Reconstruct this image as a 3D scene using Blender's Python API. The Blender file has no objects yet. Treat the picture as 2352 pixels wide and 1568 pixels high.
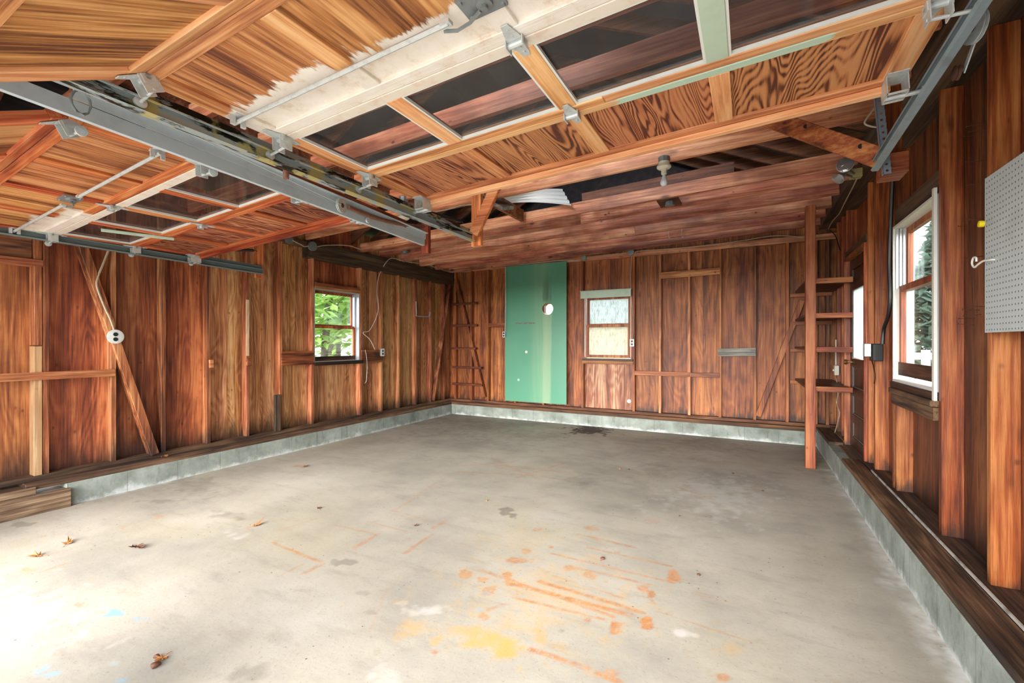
import bpy, bmesh, math, random
import numpy as np
from mathutils import Vector, Matrix, Euler, noise as mnoise
random.seed(7); rng = np.random.default_rng(5)
SC = bpy.context.scene; COL = SC.collection

# ---------------------------------------------------------------- camera, sky, sun, exposure
FPX, CX, HY, TH, CAMZ = 1030.0, 1176.0, 787.0, math.radians(27.8), 1.40
cd = bpy.data.cameras.new('camera'); cam = bpy.data.objects.new('camera', cd); COL.objects.link(cam)
cam.location = (0, 0, CAMZ); cam.rotation_euler = (math.radians(90), 0, TH)
cd.sensor_width = 36; cd.lens = FPX/2352*36; cd.shift_y = 3/2352; cd.clip_start = .02
SC.camera = cam
w = bpy.data.worlds.new('sky'); SC.world = w; w.use_nodes = True
bg = w.node_tree.nodes['Background']; bg.inputs[0].default_value = (.90, .95, 1, 1); bg.inputs[1].default_value = 1.9
sd = bpy.data.lights.new('sun', 'SUN'); sd.energy = 6.5; sd.angle = math.radians(55); sd.color = (1, .97, .92)
sun = bpy.data.objects.new('sun', sd); COL.objects.link(sun)
sun.rotation_euler = Vector((-.05, 1, -.19)).to_track_quat('-Z', 'Y').to_euler(); sun.location = (0, -6, 5)
vs = SC.view_settings; SC.display_settings.display_device = 'sRGB'
vs.view_transform = 'Standard'; vs.look = 'None'; vs.gamma = 1; vs.use_curve_mapping = False; vs.exposure = 1.7
try:
    SC.cycles.max_bounces = 10; SC.cycles.diffuse_bounces = 6; SC.cycles.transparent_max_bounces = 12
    SC.cycles.sample_clamp_indirect = 8; SC.cycles.caustics_reflective = False; SC.cycles.caustics_refractive = False
except Exception: pass

# ---------------------------------------------------------------- measuring: a pixel's ray meets a real plane of the room
CO, SI = math.cos(TH), math.sin(TH)
def ray(u, v):
    a = (u-CX)/FPX
    return Vector((a*CO-SI, a*SI+CO, (HY-v)/FPX))
def onX(u, v, X): r = ray(u, v); k = X/r.x; return Vector((X, r.y*k, CAMZ+r.z*k))
def onY(u, v, Y): r = ray(u, v); k = Y/r.y; return Vector((r.x*k, Y, CAMZ+r.z*k))
def onZ(u, v, Z=0.): r = ray(u, v); k = (Z-CAMZ)/r.z; return Vector((r.x*k, r.y*k, Z))

# ---------------------------------------------------------------- mesh helpers
class MB:
    def __init__(s): s.v = []; s.f = []
    def add(s, vs, fs):
        n = len(s.v); s.v += [Vector(p) for p in vs]; s.f += [tuple(i+n for i in f) for f in fs]; return s
    def box(s, x0, x1, y0, y1, z0, z1):
        x0, x1 = sorted((x0, x1)); y0, y1 = sorted((y0, y1)); z0, z1 = sorted((z0, z1))
        return s.add([(x0,y0,z0),(x1,y0,z0),(x1,y1,z0),(x0,y1,z0),(x0,y0,z1),(x1,y0,z1),(x1,y1,z1),(x0,y1,z1)],
            [(0,3,2,1),(4,5,6,7),(0,1,5,4),(1,2,6,5),(2,3,7,6),(3,0,4,7)])
    def bar(s, p, q, wd, ht, up=(0,0,1)):       # oriented plank from p to q: wd across, ht along 'up'
        p, q = Vector(p), Vector(q); d = (q-p).normalized(); up = Vector(up)
        sx = d.cross(up).normalized()*wd/2; sz = sx.cross(d).normalized()*ht/2
        vs = [b+i*sx+j*sz for b in (p, q) for i, j in ((-1,-1),(1,-1),(1,1),(-1,1))]
        return s.add(vs, [(0,1,2,3),(7,6,5,4),(0,4,5,1),(1,5,6,2),(2,6,7,3),(3,7,4,0)])
    def tube(s, pts, r, n=8, cap=True):
        pts = [Vector(p) for p in pts]; rings = []; up = None
        for i, p in enumerate(pts):
            t = (pts[min(i+1, len(pts)-1)]-pts[max(i-1, 0)]).normalized()
            if up is None: up = t.orthogonal().normalized()
            up = (up-t*up.dot(t)); up = up.normalized() if up.length > 1e-6 else t.orthogonal().normalized()
            b = t.cross(up); rr = r[i] if isinstance(r, (list, tuple)) else r
            rings.append([p+rr*(math.cos(2*math.pi*k/n)*up+math.sin(2*math.pi*k/n)*b) for k in range(n)])
        vs = [v for g in rings for v in g]; fs = []
        for i in range(len(pts)-1):
            for k in range(n):
                k2 = (k+1) % n; fs.append((i*n+k, i*n+k2, (i+1)*n+k2, (i+1)*n+k))
        if cap: fs += [tuple(range(n))[::-1], tuple((len(pts)-1)*n+k for k in range(n))]
        return s.add(vs, fs)
    def lathe(s, c, axis, prof, n=20):           # prof: (distance along axis, radius)
        ax = Vector(axis).normalized(); c = Vector(c)
        return s.tube_exact([(c+ax*h, r) for h, r in prof], ax, n)
    def tube_exact(s, pr, ax, n):
        u = ax.orthogonal().normalized(); b = ax.cross(u); vs = []; fs = []
        for p, r in pr: vs += [p+r*(math.cos(2*math.pi*k/n)*u+math.sin(2*math.pi*k/n)*b) for k in range(n)]
        for i in range(len(pr)-1):
            for k in range(n):
                k2 = (k+1) % n; fs.append((i*n+k, i*n+k2, (i+1)*n+k2, (i+1)*n+k))
        fs += [tuple(range(n))[::-1], tuple((len(pr)-1)*n+k for k in range(n))]
        return s.add(vs, fs)
    def prism(s, poly, thick):                   # flat polygon (3D points) thickened along its normal
        P = [Vector(p) for p in poly]; n = (P[1]-P[0]).cross(P[2]-P[0]).normalized()*thick; k = len(P)
        return s.add(P+[p+n for p in P], [tuple(range(k))[::-1], tuple(range(k, 2*k))]+[(i, (i+1) % k, (i+1) % k+k, i+k) for i in range(k)])
    def plate_hole(s, y0, y1, x0, x1, z0, z1, cx, cz, r, n=48):   # board in the XZ plane with a round hole
        def edge(a):
            dx, dz = math.cos(a), math.sin(a); ks = []
            if dx > 1e-9: ks.append((x1-cx)/dx)
            if dx < -1e-9: ks.append((x0-cx)/dx)
            if dz > 1e-9: ks.append((z1-cz)/dz)
            if dz < -1e-9: ks.append((z0-cz)/dz)
            k = min(ks); return cx+dx*k, cz+dz*k
        A = sorted([2*math.pi*i/n for i in range(n)]+[math.atan2(Z-cz, X-cx) % (2*math.pi) for X in (x0, x1) for Z in (z0, z1)])
        m = len(A); vs = []
        for y in (y0, y1):
            vs += [(cx+r*math.cos(a), y, cz+r*math.sin(a)) for a in A]
            vs += [(edge(a)[0], y, edge(a)[1]) for a in A]
        fs = []
        for i in range(m):
            j = (i+1) % m
            fs += [(i, j, m+j, m+i), (2*m+i, 3*m+i, 3*m+j, 2*m+j), (i, 2*m+i, 2*m+j, j), (m+i, m+j, 3*m+j, 3*m+i)]
        return s.add(vs, fs)
WL = {}
def link(name, mb, mat, parent=None, shift=True, smooth=False, bevel=0, rot=None):
    me = bpy.data.meshes.new(name); V = mb.v
    if shift:
        A = np.array([tuple(p) for p in V]); o = Vector(((A[:,0].min()+A[:,0].max())/2, (A[:,1].min()+A[:,1].max())/2, A[:,2].min()))
    else: o = Vector((0,0,0))
    me.from_pydata([tuple(p-o) for p in V], [], mb.f); me.update()
    bm = bmesh.new(); bm.from_mesh(me); bmesh.ops.recalc_face_normals(bm, faces=bm.faces)
    if bevel: bmesh.ops.bevel(bm, geom=list(bm.edges), offset=bevel, segments=1, affect='EDGES', clamp_overlap=True)
    bm.to_mesh(me); bm.free()
    if smooth:
        me.polygons.foreach_set('use_smooth', [True]*len(me.polygons))
        try: me.set_sharp_from_angle(angle=math.radians(40))
        except Exception: pass
    ob = bpy.data.objects.new(name, me); COL.objects.link(ob)
    ob['wseed'] = random.random()
    if mat: me.materials.append(mat)
    if parent is not None and shift:
        ob.parent = parent; ob.location = o-WL.get(parent.name, Vector((0,0,0)))
    elif parent is not None: ob.parent = parent
    else: ob.location = o
    WL[ob.name] = o
    return ob
def tag(o, label=None, cat=None, group=None, kind=None):
    if label: o['label'] = label
    if cat: o['category'] = cat
    if group: o['group'] = group
    if kind: o['kind'] = kind
    return o
def root(name, loc, label=None, cat=None, group=None, kind=None):
    e = bpy.data.objects.new(name, None); COL.objects.link(e); e.location = loc; e.empty_display_size = .1
    WL[e.name] = Vector(loc); return tag(e, label, cat, group, kind)
def B(*a): return MB().box(*a)

# ---------------------------------------------------------------- materials
def S(r, g, b):
    f = lambda c: (c/255/12.92 if c/255 <= .04045 else ((c/255+.055)/1.055)**2.4)
    return (f(r), f(g), f(b), 1)
def newmat(name):
    m = bpy.data.materials.new(name); m.use_nodes = True; nt = m.node_tree
    return m, nt, nt.nodes, nt.links, nt.nodes['Principled BSDF']
def sock(nt, v, inp):
    if isinstance(v, bpy.types.NodeSocket): nt.links.new(v, inp)
    else: inp.default_value = v
def math_(nt, op, a, b=0.5, c=None, clamp=False):
    n = nt.nodes.new('ShaderNodeMath'); n.operation = op; n.use_clamp = clamp
    sock(nt, a, n.inputs[0]); sock(nt, b, n.inputs[1])
    if c is not None: sock(nt, c, n.inputs[2])
    return n.outputs[0]
def mix(nt, fac, a, b, mode='MIX'):
    n = nt.nodes.new('ShaderNodeMix'); n.data_type = 'RGBA'; n.blend_type = mode
    sock(nt, fac, n.inputs[0]); sock(nt, a, n.inputs[6]); sock(nt, b, n.inputs[7]); return n.outputs[2]
def noi(nt, vec, scale, detail=3, rough=.55, dist=0.):
    n = nt.nodes.new('ShaderNodeTexNoise'); n.inputs['Scale'].default_value = scale; n.inputs['Detail'].default_value = detail
    n.inputs['Roughness'].default_value = rough; n.inputs['Distortion'].default_value = dist
    nt.links.new(vec, n.inputs['Vector']); return n.outputs['Fac']
def ramp(nt, fac, stops):
    n = nt.nodes.new('ShaderNodeValToRGB'); nt.links.new(fac, n.inputs[0]); e = n.color_ramp.elements
    while len(e) > 1: e.remove(e[-1])
    e[0].position = stops[0][0]; e[0].color = stops[0][1]
    for p, c in stops[1:]: k = e.new(p); k.color = c
    return n.outputs[0]
def mapping(nt, vec, sc):
    n = nt.nodes.new('ShaderNodeMapping'); nt.links.new(vec, n.inputs[0]); n.inputs['Scale'].default_value = sc; return n.outputs[0]
def ss(nt, x, lo, hi):
    n = nt.nodes.new('ShaderNodeMapRange'); n.interpolation_type = 'SMOOTHSTEP'; sock(nt, x, n.inputs[0])
    sock(nt, lo, n.inputs[1]); sock(nt, hi, n.inputs[2]); return n.outputs[0]
g_ = lambda v: (v, v, v, 1)
_wc = {}
def wood(dark, mid, light, axis='z', contour=5., knots=.5, blotch=.5, rough=.55, var=.25, fig=1., mould=None, paint=None, key='', cw=.07):
    k = (dark, mid, light, axis, contour, knots, blotch, rough, var, fig, mould, key, cw)
    if k in _wc: return _wc[k]
    m, nt, N, L, P = newmat('wood_%s_%d' % (axis, len(_wc)))
    tc = N.new('ShaderNodeTexCoord').outputs['Object']; oi = N.new('ShaderNodeObjectInfo').outputs['Random']
    sc = N.new('ShaderNodeVectorMath'); sc.operation = 'ADD'; L.new(tc, sc.inputs[0])
    cb = N.new('ShaderNodeCombineXYZ')
    for i, q in enumerate((37.1, 53.7, 71.3)): L.new(math_(nt, 'MULTIPLY', oi, q), cb.inputs[i])
    L.new(cb.outputs[0], sc.inputs[1]); vec = sc.outputs[0]
    def ax(al, ac): return tuple(al if a == axis else ac for a in 'xyz')
    n1 = noi(nt, mapping(nt, vec, ax(.55, 4.2*fig)), 1.0, 2.5, .45, .35)
    con = math_(nt, 'SINE', math_(nt, 'MULTIPLY', n1, contour*12))
    fib = noi(nt, mapping(nt, vec, ax(2.0, 60)), 1.0, 5, .68)
    bands = noi(nt, mapping(nt, vec, ax(.35, 9)), 1.0, 3, .5)
    blo = noi(nt, vec, 2.1, 4, .6)
    f = math_(nt, 'ADD', math_(nt, 'MULTIPLY', con, cw), math_(nt, 'MULTIPLY', bands, 1.0))
    f = math_(nt, 'ADD', f, math_(nt, 'MULTIPLY', math_(nt, 'SUBTRACT', fib, .5), 1.05))
    f = math_(nt, 'SUBTRACT', f, .02)
    c = ramp(nt, f, [(.24, dark), (.48, mid), (.72, light)])
    bm_ = ss(nt, blo, .42, .68)
    c = mix(nt, math_(nt, 'MULTIPLY', bm_, blotch), c, mix(nt, 1., c, (.45, .36, .30, 1), 'MULTIPLY'))
    if knots:
        vo = N.new('ShaderNodeTexVoronoi'); vo.inputs['Scale'].default_value = 1.; L.new(mapping(nt, vec, ax(2.6, 7)), vo.inputs['Vector'])
        km = ss(nt, vo.outputs['Distance'], .20, .06)
        km = math_(nt, 'MULTIPLY', km, ss(nt, noi(nt, vec, 3.3, 1), .48, .6))
        v2 = N.new('ShaderNodeTexVoronoi'); v2.inputs['Scale'].default_value = 1.; L.new(mapping(nt, vec, ax(7, 11)), v2.inputs['Vector'])
        k2 = math_(nt, 'MULTIPLY', ss(nt, v2.outputs['Distance'], .17, .05), ss(nt, noi(nt, vec, 5.1, 2), .5, .58))
        km = math_(nt, 'MAXIMUM', km, k2)
        c = mix(nt, math_(nt, 'MULTIPLY', km, knots), c, (dark[0]*.3, dark[1]*.25, dark[2]*.25, 1))
    hv = N.new('ShaderNodeHueSaturation'); L.new(c, hv.inputs['Color'])
    L.new(math_(nt, 'MULTIPLY_ADD', math_(nt, 'SUBTRACT', oi, .5), var*1.6, 1.), hv.inputs['Value'])
    L.new(math_(nt, 'MULTIPLY_ADD', math_(nt, 'SUBTRACT', math_(nt, 'FRACT', math_(nt, 'MULTIPLY', oi, 7.3)), .5), .014, .502), hv.inputs['Hue'])
    c = hv.outputs[0]
    if mould is not None:                    # damp rot at the foot of boards, ragged top edge
        sp = N.new('ShaderNodeSeparateXYZ'); L.new(N.new('ShaderNodeNewGeometry').outputs['Position'], sp.inputs[0])
        mz = math_(nt, 'ADD', sp.outputs[2], math_(nt, 'MULTIPLY', math_(nt, 'SUBTRACT', noi(nt, mapping(nt, vec, (9, 9, 1.5)), 1., 5, .7), .5), .55))
        c = mix(nt, math_(nt, 'MULTIPLY', ss(nt, mz, .26+mould, .26), .85), c, S(38, 26, 20))
    if paint is not None: c = paint(nt, tc, vec, c)
    L.new(c, P.inputs['Base Color']); P.inputs['Roughness'].default_value = rough
    bp = N.new('ShaderNodeBump'); bp.inputs['Strength'].default_value = .5; bp.inputs['Distance'].default_value = .004
    L.new(f, bp.inputs['Height']); L.new(bp.outputs[0], P.inputs['Normal'])
    _wc[k] = m; return m
def plain(name, col, rough=.6, metal=0., grime=.25, scale=12, col2=None, spec=.5):
    m, nt, N, L, P = newmat(name); tc = N.new('ShaderNodeTexCoord').outputs['Object']
    n = ss(nt, noi(nt, tc, scale, 5, .65), .45, .72)
    c = mix(nt, math_(nt, 'MULTIPLY', n, grime), col, col2 or (col[0]*.35, col[1]*.32, col[2]*.28, 1))
    L.new(c, P.inputs['Base Color']); P.inputs['Roughness'].default_value = rough; P.inputs['Metallic'].default_value = metal
    P.inputs['Specular IOR Level'].default_value = spec
    return m
def glassmat(name, tint=(.8,.82,.84,1), refl=.12, dirt=.06):
    m, nt, N, L, P = newmat(name); tc = N.new('ShaderNodeTexCoord').outputs['Object']
    tr = N.new('ShaderNodeBsdfTransparent'); tr.inputs[0].default_value = tint
    gl = N.new('ShaderNodeBsdfGlossy'); gl.inputs['Roughness'].default_value = .04
    df = N.new('ShaderNodeBsdfDiffuse'); df.inputs[0].default_value = (.6, .6, .62, 1)
    lw = N.new('ShaderNodeLayerWeight'); lw.inputs[0].default_value = .35
    a = N.new('ShaderNodeMixShader'); L.new(math_(nt, 'MULTIPLY_ADD', lw.outputs['Fresnel'], refl*2.5, refl*.3), a.inputs[0]); L.new(tr.outputs[0], a.inputs[1]); L.new(gl.outputs[0], a.inputs[2])
    b = N.new('ShaderNodeMixShader'); L.new(math_(nt, 'MULTIPLY', ss(nt, noi(nt, tc, 3, 6, .8), .2, .9), dirt), b.inputs[0])
    L.new(a.outputs[0], b.inputs[1]); L.new(df.outputs[0], b.inputs[2]); L.new(b.outputs[0], N['Material Output'].inputs[0]); return m

# palettes
PL = dict(dark=S(88,42,26), mid=S(158,88,54), light=S(206,146,102))       # left wall, warm orange brown
PLP = dict(dark=S(96,44,26), mid=S(150,78,44), light=S(186,116,72))
PB = dict(dark=S(96,48,24), mid=S(156,86,42), light=S(192,122,66))       # back wall
PR = dict(dark=S(92,36,16), mid=S(154,74,36), light=S(194,120,70))      # right wall studs
PJ = dict(dark=S(146,78,56), mid=S(196,120,90), light=S(232,172,136))       # joists
PD = dict(dark=S(160,92,52), mid=S(222,154,100), light=S(240,188,138))    # garage door frame
PDR = dict(dark=S(120,44,20), mid=S(190,92,48), light=S(216,140,88))     # redder second door
PK = dict(dark=S(34,26,20), mid=S(70,56,44), light=S(104,84,64))         # dark old timber
PN = dict(dark=S(80,58,42), mid=S(136,108,84), light=S(178,152,122))     # weathered sill
mLstud = wood(**PL, axis='z', contour=4, knots=.5, blotch=.35, mould=.25)
mLply = wood(**PLP, axis='z', contour=9, knots=.55, blotch=.65, fig=.7, mould=.35)
mLboard = wood(dark=S(124,70,40), mid=S(192,128,82), light=S(226,176,128), axis='z', contour=14, knots=.6, blotch=.35, fig=.8, mould=.3)
mBstud = wood(**PB, axis='z', contour=4, knots=.4, blotch=.4)
mBply = wood(**PB, axis='z', contour=8, knots=.6, blotch=.55, fig=.6, var=.2, mould=.12)
mRstud = wood(**PR, axis='z', contour=5, knots=.6, blotch=.45, rough=.42, mould=.12)
mRply = wood(dark=S(52,26,16), mid=S(108,54,28), light=S(150,88,52), axis='z', contour=8, knots=.4, blotch=.5, rough=.45, mould=.3)
mJoist = wood(**PJ, axis='x', contour=4, knots=1., blotch=.75, rough=.42, var=.3)
mRaft = wood(dark=S(60,32,22), mid=S(112,66,44), light=S(150,100,70), axis='x', contour=3, knots=.4, blotch=.6)
mDeck = wood(dark=S(18,20,30), mid=S(34,34,46), light=S(62,50,48), axis='y', contour=3, knots=.3, blotch=.6, var=.1)  # roof deck and back gable: shade of the unlit attic put into the colour
mDark = wood(**PK, axis='y', contour=3, knots=.2, blotch=.4, var=.1)
mDarkX = wood(**PK, axis='x', contour=3, knots=.2, blotch=.4, var=.1)
mDarkZ = wood(**PK, axis='z', contour=3, knots=.2, blotch=.4, var=.1)
mSillY = wood(dark=S(44,30,22), mid=S(96,68,48), light=S(140,108,80), axis='y', contour=3, knots=.3, blotch=.6, rough=.75)
mSillX = wood(dark=S(44,30,22), mid=S(106,66,42), light=S(150,104,70), axis='x', contour=3, knots=.3, blotch=.6, rough=.75)
mOldY = wood(**PN, axis='y', contour=6, knots=.2, blotch=.3, rough=.7, var=.15)
mBx = wood(**PB, axis='x', contour=4, knots=.5, blotch=.4)
mOrX = wood(**PR, axis='x', contour=4, knots=.7, blotch=.35)
mLy = wood(**PL, axis='y', contour=4, knots=.5, blotch=.35)
mGrey = wood(dark=S(70,70,66), mid=S(122,120,112), light=S(160,158,148), axis='x', contour=5, knots=.4, blotch=.3, rough=.8, var=.1)
mDkRed = wood(dark=S(30,12,8), mid=S(62,28,18), light=S(92,48,30), axis='z', contour=3, knots=.1, blotch=.4, rough=.4, var=.1)
mSash = wood(dark=S(110,50,26), mid=S(166,86,46), light=S(200,124,76), axis='z', contour=3, knots=.2, blotch=.35)
mSill = wood(dark=S(26,14,10), mid=S(62,34,24), light=S(120,76,52), axis='y', contour=3, knots=.2, blotch=.5)
galv = plain('galvanised', S(200,206,206), .4, .25, .35, 30)
galvD = plain('track_steel', S(192,204,210), .45, .1, .2, 9)
white = plain('white_paint', S(226,226,220), .5, 0, .12, 9)
cream = plain('cream_plastic', S(222,216,196), .4, 0, .15, 20)
wirem = plain('cable_sheath', S(190,172,146), .6, 0, .3, 25)
wireB = plain('black_cable', S(22,22,24), .45, 0, .1, 25)
black = plain('black_box', S(24,26,28), .4, 0, .1, 25)
alum = plain('aluminium', S(196,200,206), .35, .5, .15, 15)
boxg = plain('grey_box', S(132,138,140), .5, .4, .3, 25)
rusty = plain('rusty_steel', S(92,60,46), .7, .3, .5, 30)
brass = plain('brass_knob', S(190,150,90), .3, .9, .2, 20)
greenp = plain('mint_paint', S(186,206,184), .55, 0, .2, 9, S(150,150,130))
springm = plain('spring_brown', S(140,96,80), .6, .3, .4, 40)
springd = plain('spring_dark', S(62,58,58), .45, .6, .4, 40)
glass = glassmat('window_glass', (.93,.95,.96,1), .10, .02)
glassD = glassmat('dusty_glass', (.86,.85,.86,1), .06, .05)
chrome = plain('lamp_chrome', S(215,215,210), .18, .55, .15, 20)

# ---------------------------------------------------------------- floor, kerb, ground
KX0, KX1, KY1, KH = -5.18, .81, 7.28, .19          # inner faces of the concrete kerb
def vnoise(X, Y, sc, seed, oct=4):
    out = np.zeros_like(X); amp = 1.; tot = 0.
    for o in range(oct):
        r = np.random.default_rng(seed+o).random((64, 64)); x = X*sc*2**o+13.7*o+200; y = Y*sc*2**o+7.1*o+200
        xi = np.floor(x).astype(int); yi = np.floor(y).astype(int); fx = x-xi; fy = y-yi; fx = fx*fx*(3-2*fx); fy = fy*fy*(3-2*fy)
        g = lambda i, j: r[i % 64, j % 64]
        out += amp*((g(xi,yi)*(1-fx)+g(xi+1,yi)*fx)*(1-fy)+(g(xi,yi+1)*(1-fx)+g(xi+1,yi+1)*fx)*fy); tot += amp; amp *= .55
    return out/tot
def build_floor():
    xs = np.arange(-5.5, 1.12, .0125); ys = np.concatenate([np.arange(-.2, 3.4, .011), np.arange(3.4, 7.65, .025)])
    X, Y = np.meshgrid(xs, ys); nx, ny = len(xs), len(ys)
    rust = np.zeros_like(X); yel = np.zeros_like(X); dark = np.zeros_like(X); blue = np.zeros_like(X); pale = np.zeros_like(X)
    n1 = vnoise(X, Y, 6, 11); n2 = vnoise(X, Y, 22, 40); n3 = vnoise(X, Y, 1.3, 70); n4 = vnoise(X, Y, 13, 90)
    def seg(A, p, q, wd, st):
        a = onZ(*p); b = onZ(*q); dx, dy = b.x-a.x, b.y-a.y; L2 = dx*dx+dy*dy
        t = np.clip(((X-a.x)*dx+(Y-a.y)*dy)/L2, 0, 1); wob = (n1-.5)*.03
        d = np.hypot(X-a.x-t*dx+wob, Y-a.y-t*dy+wob*.5)
        np.maximum(A, st*np.clip(1.6-d/(wd*1.15), 0, 1)*np.clip((n2-.10)*2.4, .15, 1), out=A)
    def blob(A, p, ru, rv, st, rag=.6, soft=.35):
        c = onZ(*p); e = onZ(p[0]+ru, p[1]); g = onZ(p[0], p[1]-rv)
        a1 = Vector((e.x-c.x, e.y-c.y)); a2 = Vector((g.x-c.x, g.y-c.y)); det = a1.x*a2.y-a1.y*a2.x
        s = ((X-c.x)*a2.y-(Y-c.y)*a2.x)/det; t = (-(X-c.x)*a1.y+(Y-c.y)*a1.x)/det
        d = np.hypot(s, t)*(1+(n4-.5)*rag*1.6)+(n4-.5)*rag*2.2+(n2-.5)*rag*1.8
        np.maximum(A, st*np.clip((1.-d)/soft, 0, 1), out=A)
    for p, q, wd, st in [((1103,1308),(1409,1416),.010,.8),((1177,1340),(1449,1413),.014,.95),((1239,1335),(1480,1407),.012,.9),
        ((1270,1322),(1431,1373),.006,.7),((1177,1371),(1387,1422),.008,.8),((1262,1270),(1543,1337),.008,.7),((1302,1300),(1494,1342),.008,.8),
        ((1494,1342),(1672,1381),.005,.5),((1351,1257),(1543,1300),.008,.75),((1329,1226),(1458,1257),.009,.7),((1512,1404),(1726,1474),.005,.5),
        ((1217,1491),(1351,1534),.012,.95),((1373,1547),(1427,1568),.012,.9),((927,1270),(992,1228),.010,.6),((994,1212),(1027,1195),.014,.5),
        ((1561,1121),(1637,1146),.012,.45),((900,1172),(989,1197),.008,.35),((625,1245),(737,1290),.009,.85),((695,1317),(745,1295),.010,.6),
        ((640,1325),(695,1295),.008,.35),((815,1257),(870,1225),.014,.55),((765,1205),(870,1227),.009,.5),((845,1197),(940,1222),.007,.45),
        ((930,1270),(990,1230),.010,.5),((910,1170),(1000,1110),.012,.3),((1052,1083),(1230,1092),.016,.4),((1100,1064),(1300,1084),.012,.4),
        ((1130,1054),(1240,1100),.014,.35),((1180,1100),(1300,1062),.013,.3),((1060,1070),(1180,1060),.014,.35),((1080,1060),(1280,1100),.012,.35),
        ((95,1313),(150,1295),.012,.4),((640,1218),(760,1180),.01,.25),((850,1455),(890,1350),.004,.3),((1120,1400),(1165,1385),.01,.4)]:
        seg(rust, p, q, wd, st)
    for p, ru, rv, st in [((1266,1256),13,9,.9),((1208,1266),11,8,.6),((1195,1286),24,11,.7),((1547,1320),14,13,.85),((1476,1351),14,12,.75),
        ((1496,1364),12,12,.9),((1485,1434),13,15,1),((1409,1442),12,13,.9),((1351,1424),12,9,.8),((1170,1335),15,12,.85),((1125,1355),15,10,.6),
        ((1105,1333),15,9,.7),((1070,1320),13,8,.6),((1114,1418),12,8,.6),((996,1498),10,7,.7),((1659,1556),16,9,.7),((1360,1212),16,6,.5),
        ((1307,1303),12,7,.55),((1360,1325),14,10,.5),((1230,1215),10,6,.45),((182,1388),22,8,.4),((300,1362),24,9,.25),((365,1185),14,5,.3),
        ((1390,1335),10,6,.5),((1417,1270),9,5,.3),((1500,1195),20,7,.25),((280,1210),16,5,.25),((690,1070),16,3,.5),((1404,1545),18,10,.6),((60,1305),10,4,.3)]:
        blob(rust, p, ru, rv, st)
    for p, ru, rv, st in [((970,1444),85,22,.5),((1070,1454),95,28,.7),((1135,1478),90,34,.85),((1165,1490),62,26,.95),((1235,1460),36,24,.6),
        ((1160,1440),46,14,.4),((1390,1390),60,26,.30),((1250,1365),200,80,.34),((1200,1250),120,40,.14),((1680,1490),26,20,.35),((70,1310),22,6,.35)]:  # widest patch puts the cream light of the floor's middle into the colour
        blob(yel, p, ru, rv, st, .7, .8)
    for p, ru, rv, st, so in [((1352,986),46,11,1.5,.35),((1170,1172),24,10,.75,.2),((795,1291),17,8,.6,.25),((766,1288),12,6,.5,.25),((450,1118),70,26,.45,.9),
        ((515,1184),42,11,.5,.7),((360,1150),46,5,.5,.6),((555,1548),62,22,.5,.8),((45,1203),26,6,.6,.3),((1500,1080),60,22,.4,.9),((1620,1020),120,22,.35,.9),
        ((640,1470),50,22,.22,.8),((1290,1448),12,8,.6,.5),((850,1407),18,8,.35,.4),((838,1362),14,5,.35,.4),((1440,1085),120,14,.3,.9),((1090,980),150,26,.4,1.),
        ((1480,1120),30,7,.25,.5),((1900,1040),60,40,.4,.9),((1990,1250),50,18,.3,.8),((1080,1370),0+12,6,.3,.6),((1340,1105),60,16,.3,.9)]:
        blob(dark, p, ru, rv, st, .6, so)
    for p, ru, rv, st in [((280,1410),24,9,.9),((305,1420),20,6,.5),((115,1455),14,6,.4),((120,1548),36,9,.45),((1158,1377),26,10,.35),((280,1562),20,6,.5)]:
        blob(blue, p, ru, rv, st, 1.2, .3)
    for p, ru, rv, st in [((985,1400),44,14,.5),((1565,1455),26,10,.6),((900,1555),50,30,.3),((530,1225),30,10,.4),((1650,1130),120,40,.35),((70,1400),160,60,.3)]:
        blob(pale, p, ru, rv, st, .7, .8)
    dark += .32*np.clip((Y-4.6)/2.4, 0, 1)*np.clip(n3*1.6-.1, 0, 1)  # floor gets darker towards the back wall, broken up by noise
    # efflorescence beside the side kerbs, darker band along the back kerb
    dr = KX1-X+(n1-.5)*.22; pale = np.maximum(pale, .9*np.clip(1-dr/.10, 0, 1)*np.clip((n2-.2)*2.2, 0, 1)*(Y < 6))
    dl = X-KX0+(n1-.5)*.12; pale = np.maximum(pale, .8*np.clip(1-dl/.05, 0, 1)*np.clip((n2-.25)*2, 0, 1)*((Y < 2.4)|((Y > 3.6)&(Y < 5.5))))
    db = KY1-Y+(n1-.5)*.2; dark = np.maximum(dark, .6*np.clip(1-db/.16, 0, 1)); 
    Zb = np.full_like(X, 0.)
    V = np.stack([X, Y, Zb], -1).reshape(-1, 3).astype(np.float32)
    idx = np.arange(nx*ny).reshape(ny, nx)
    F = np.stack([idx[:-1,:-1], idx[:-1,1:], idx[1:,1:], idx[1:,:-1]], -1).reshape(-1, 4)
    me = bpy.data.meshes.new('floor'); me.vertices.add(len(V)); me.vertices.foreach_set('co', V.ravel())
    me.loops.add(F.size); me.loops.foreach_set('vertex_index', F.ravel().astype(np.int32))
    me.polygons.add(len(F)); me.polygons.foreach_set('loop_start', (np.arange(len(F))*4).astype(np.int32))
    me.update(); me.validate()
    for nm, (r, g, b) in {'stain_light_a': (rust, yel, dark), 'stain_b': (blue, pale, n1)}.items():
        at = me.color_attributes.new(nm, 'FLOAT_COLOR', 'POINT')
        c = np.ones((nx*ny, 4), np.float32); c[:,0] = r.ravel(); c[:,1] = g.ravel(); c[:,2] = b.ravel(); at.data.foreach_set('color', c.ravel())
    m, nt, N, L, P = newmat('stained_concrete')
    tc = N.new('ShaderNodeTexCoord').outputs['Object']
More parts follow.
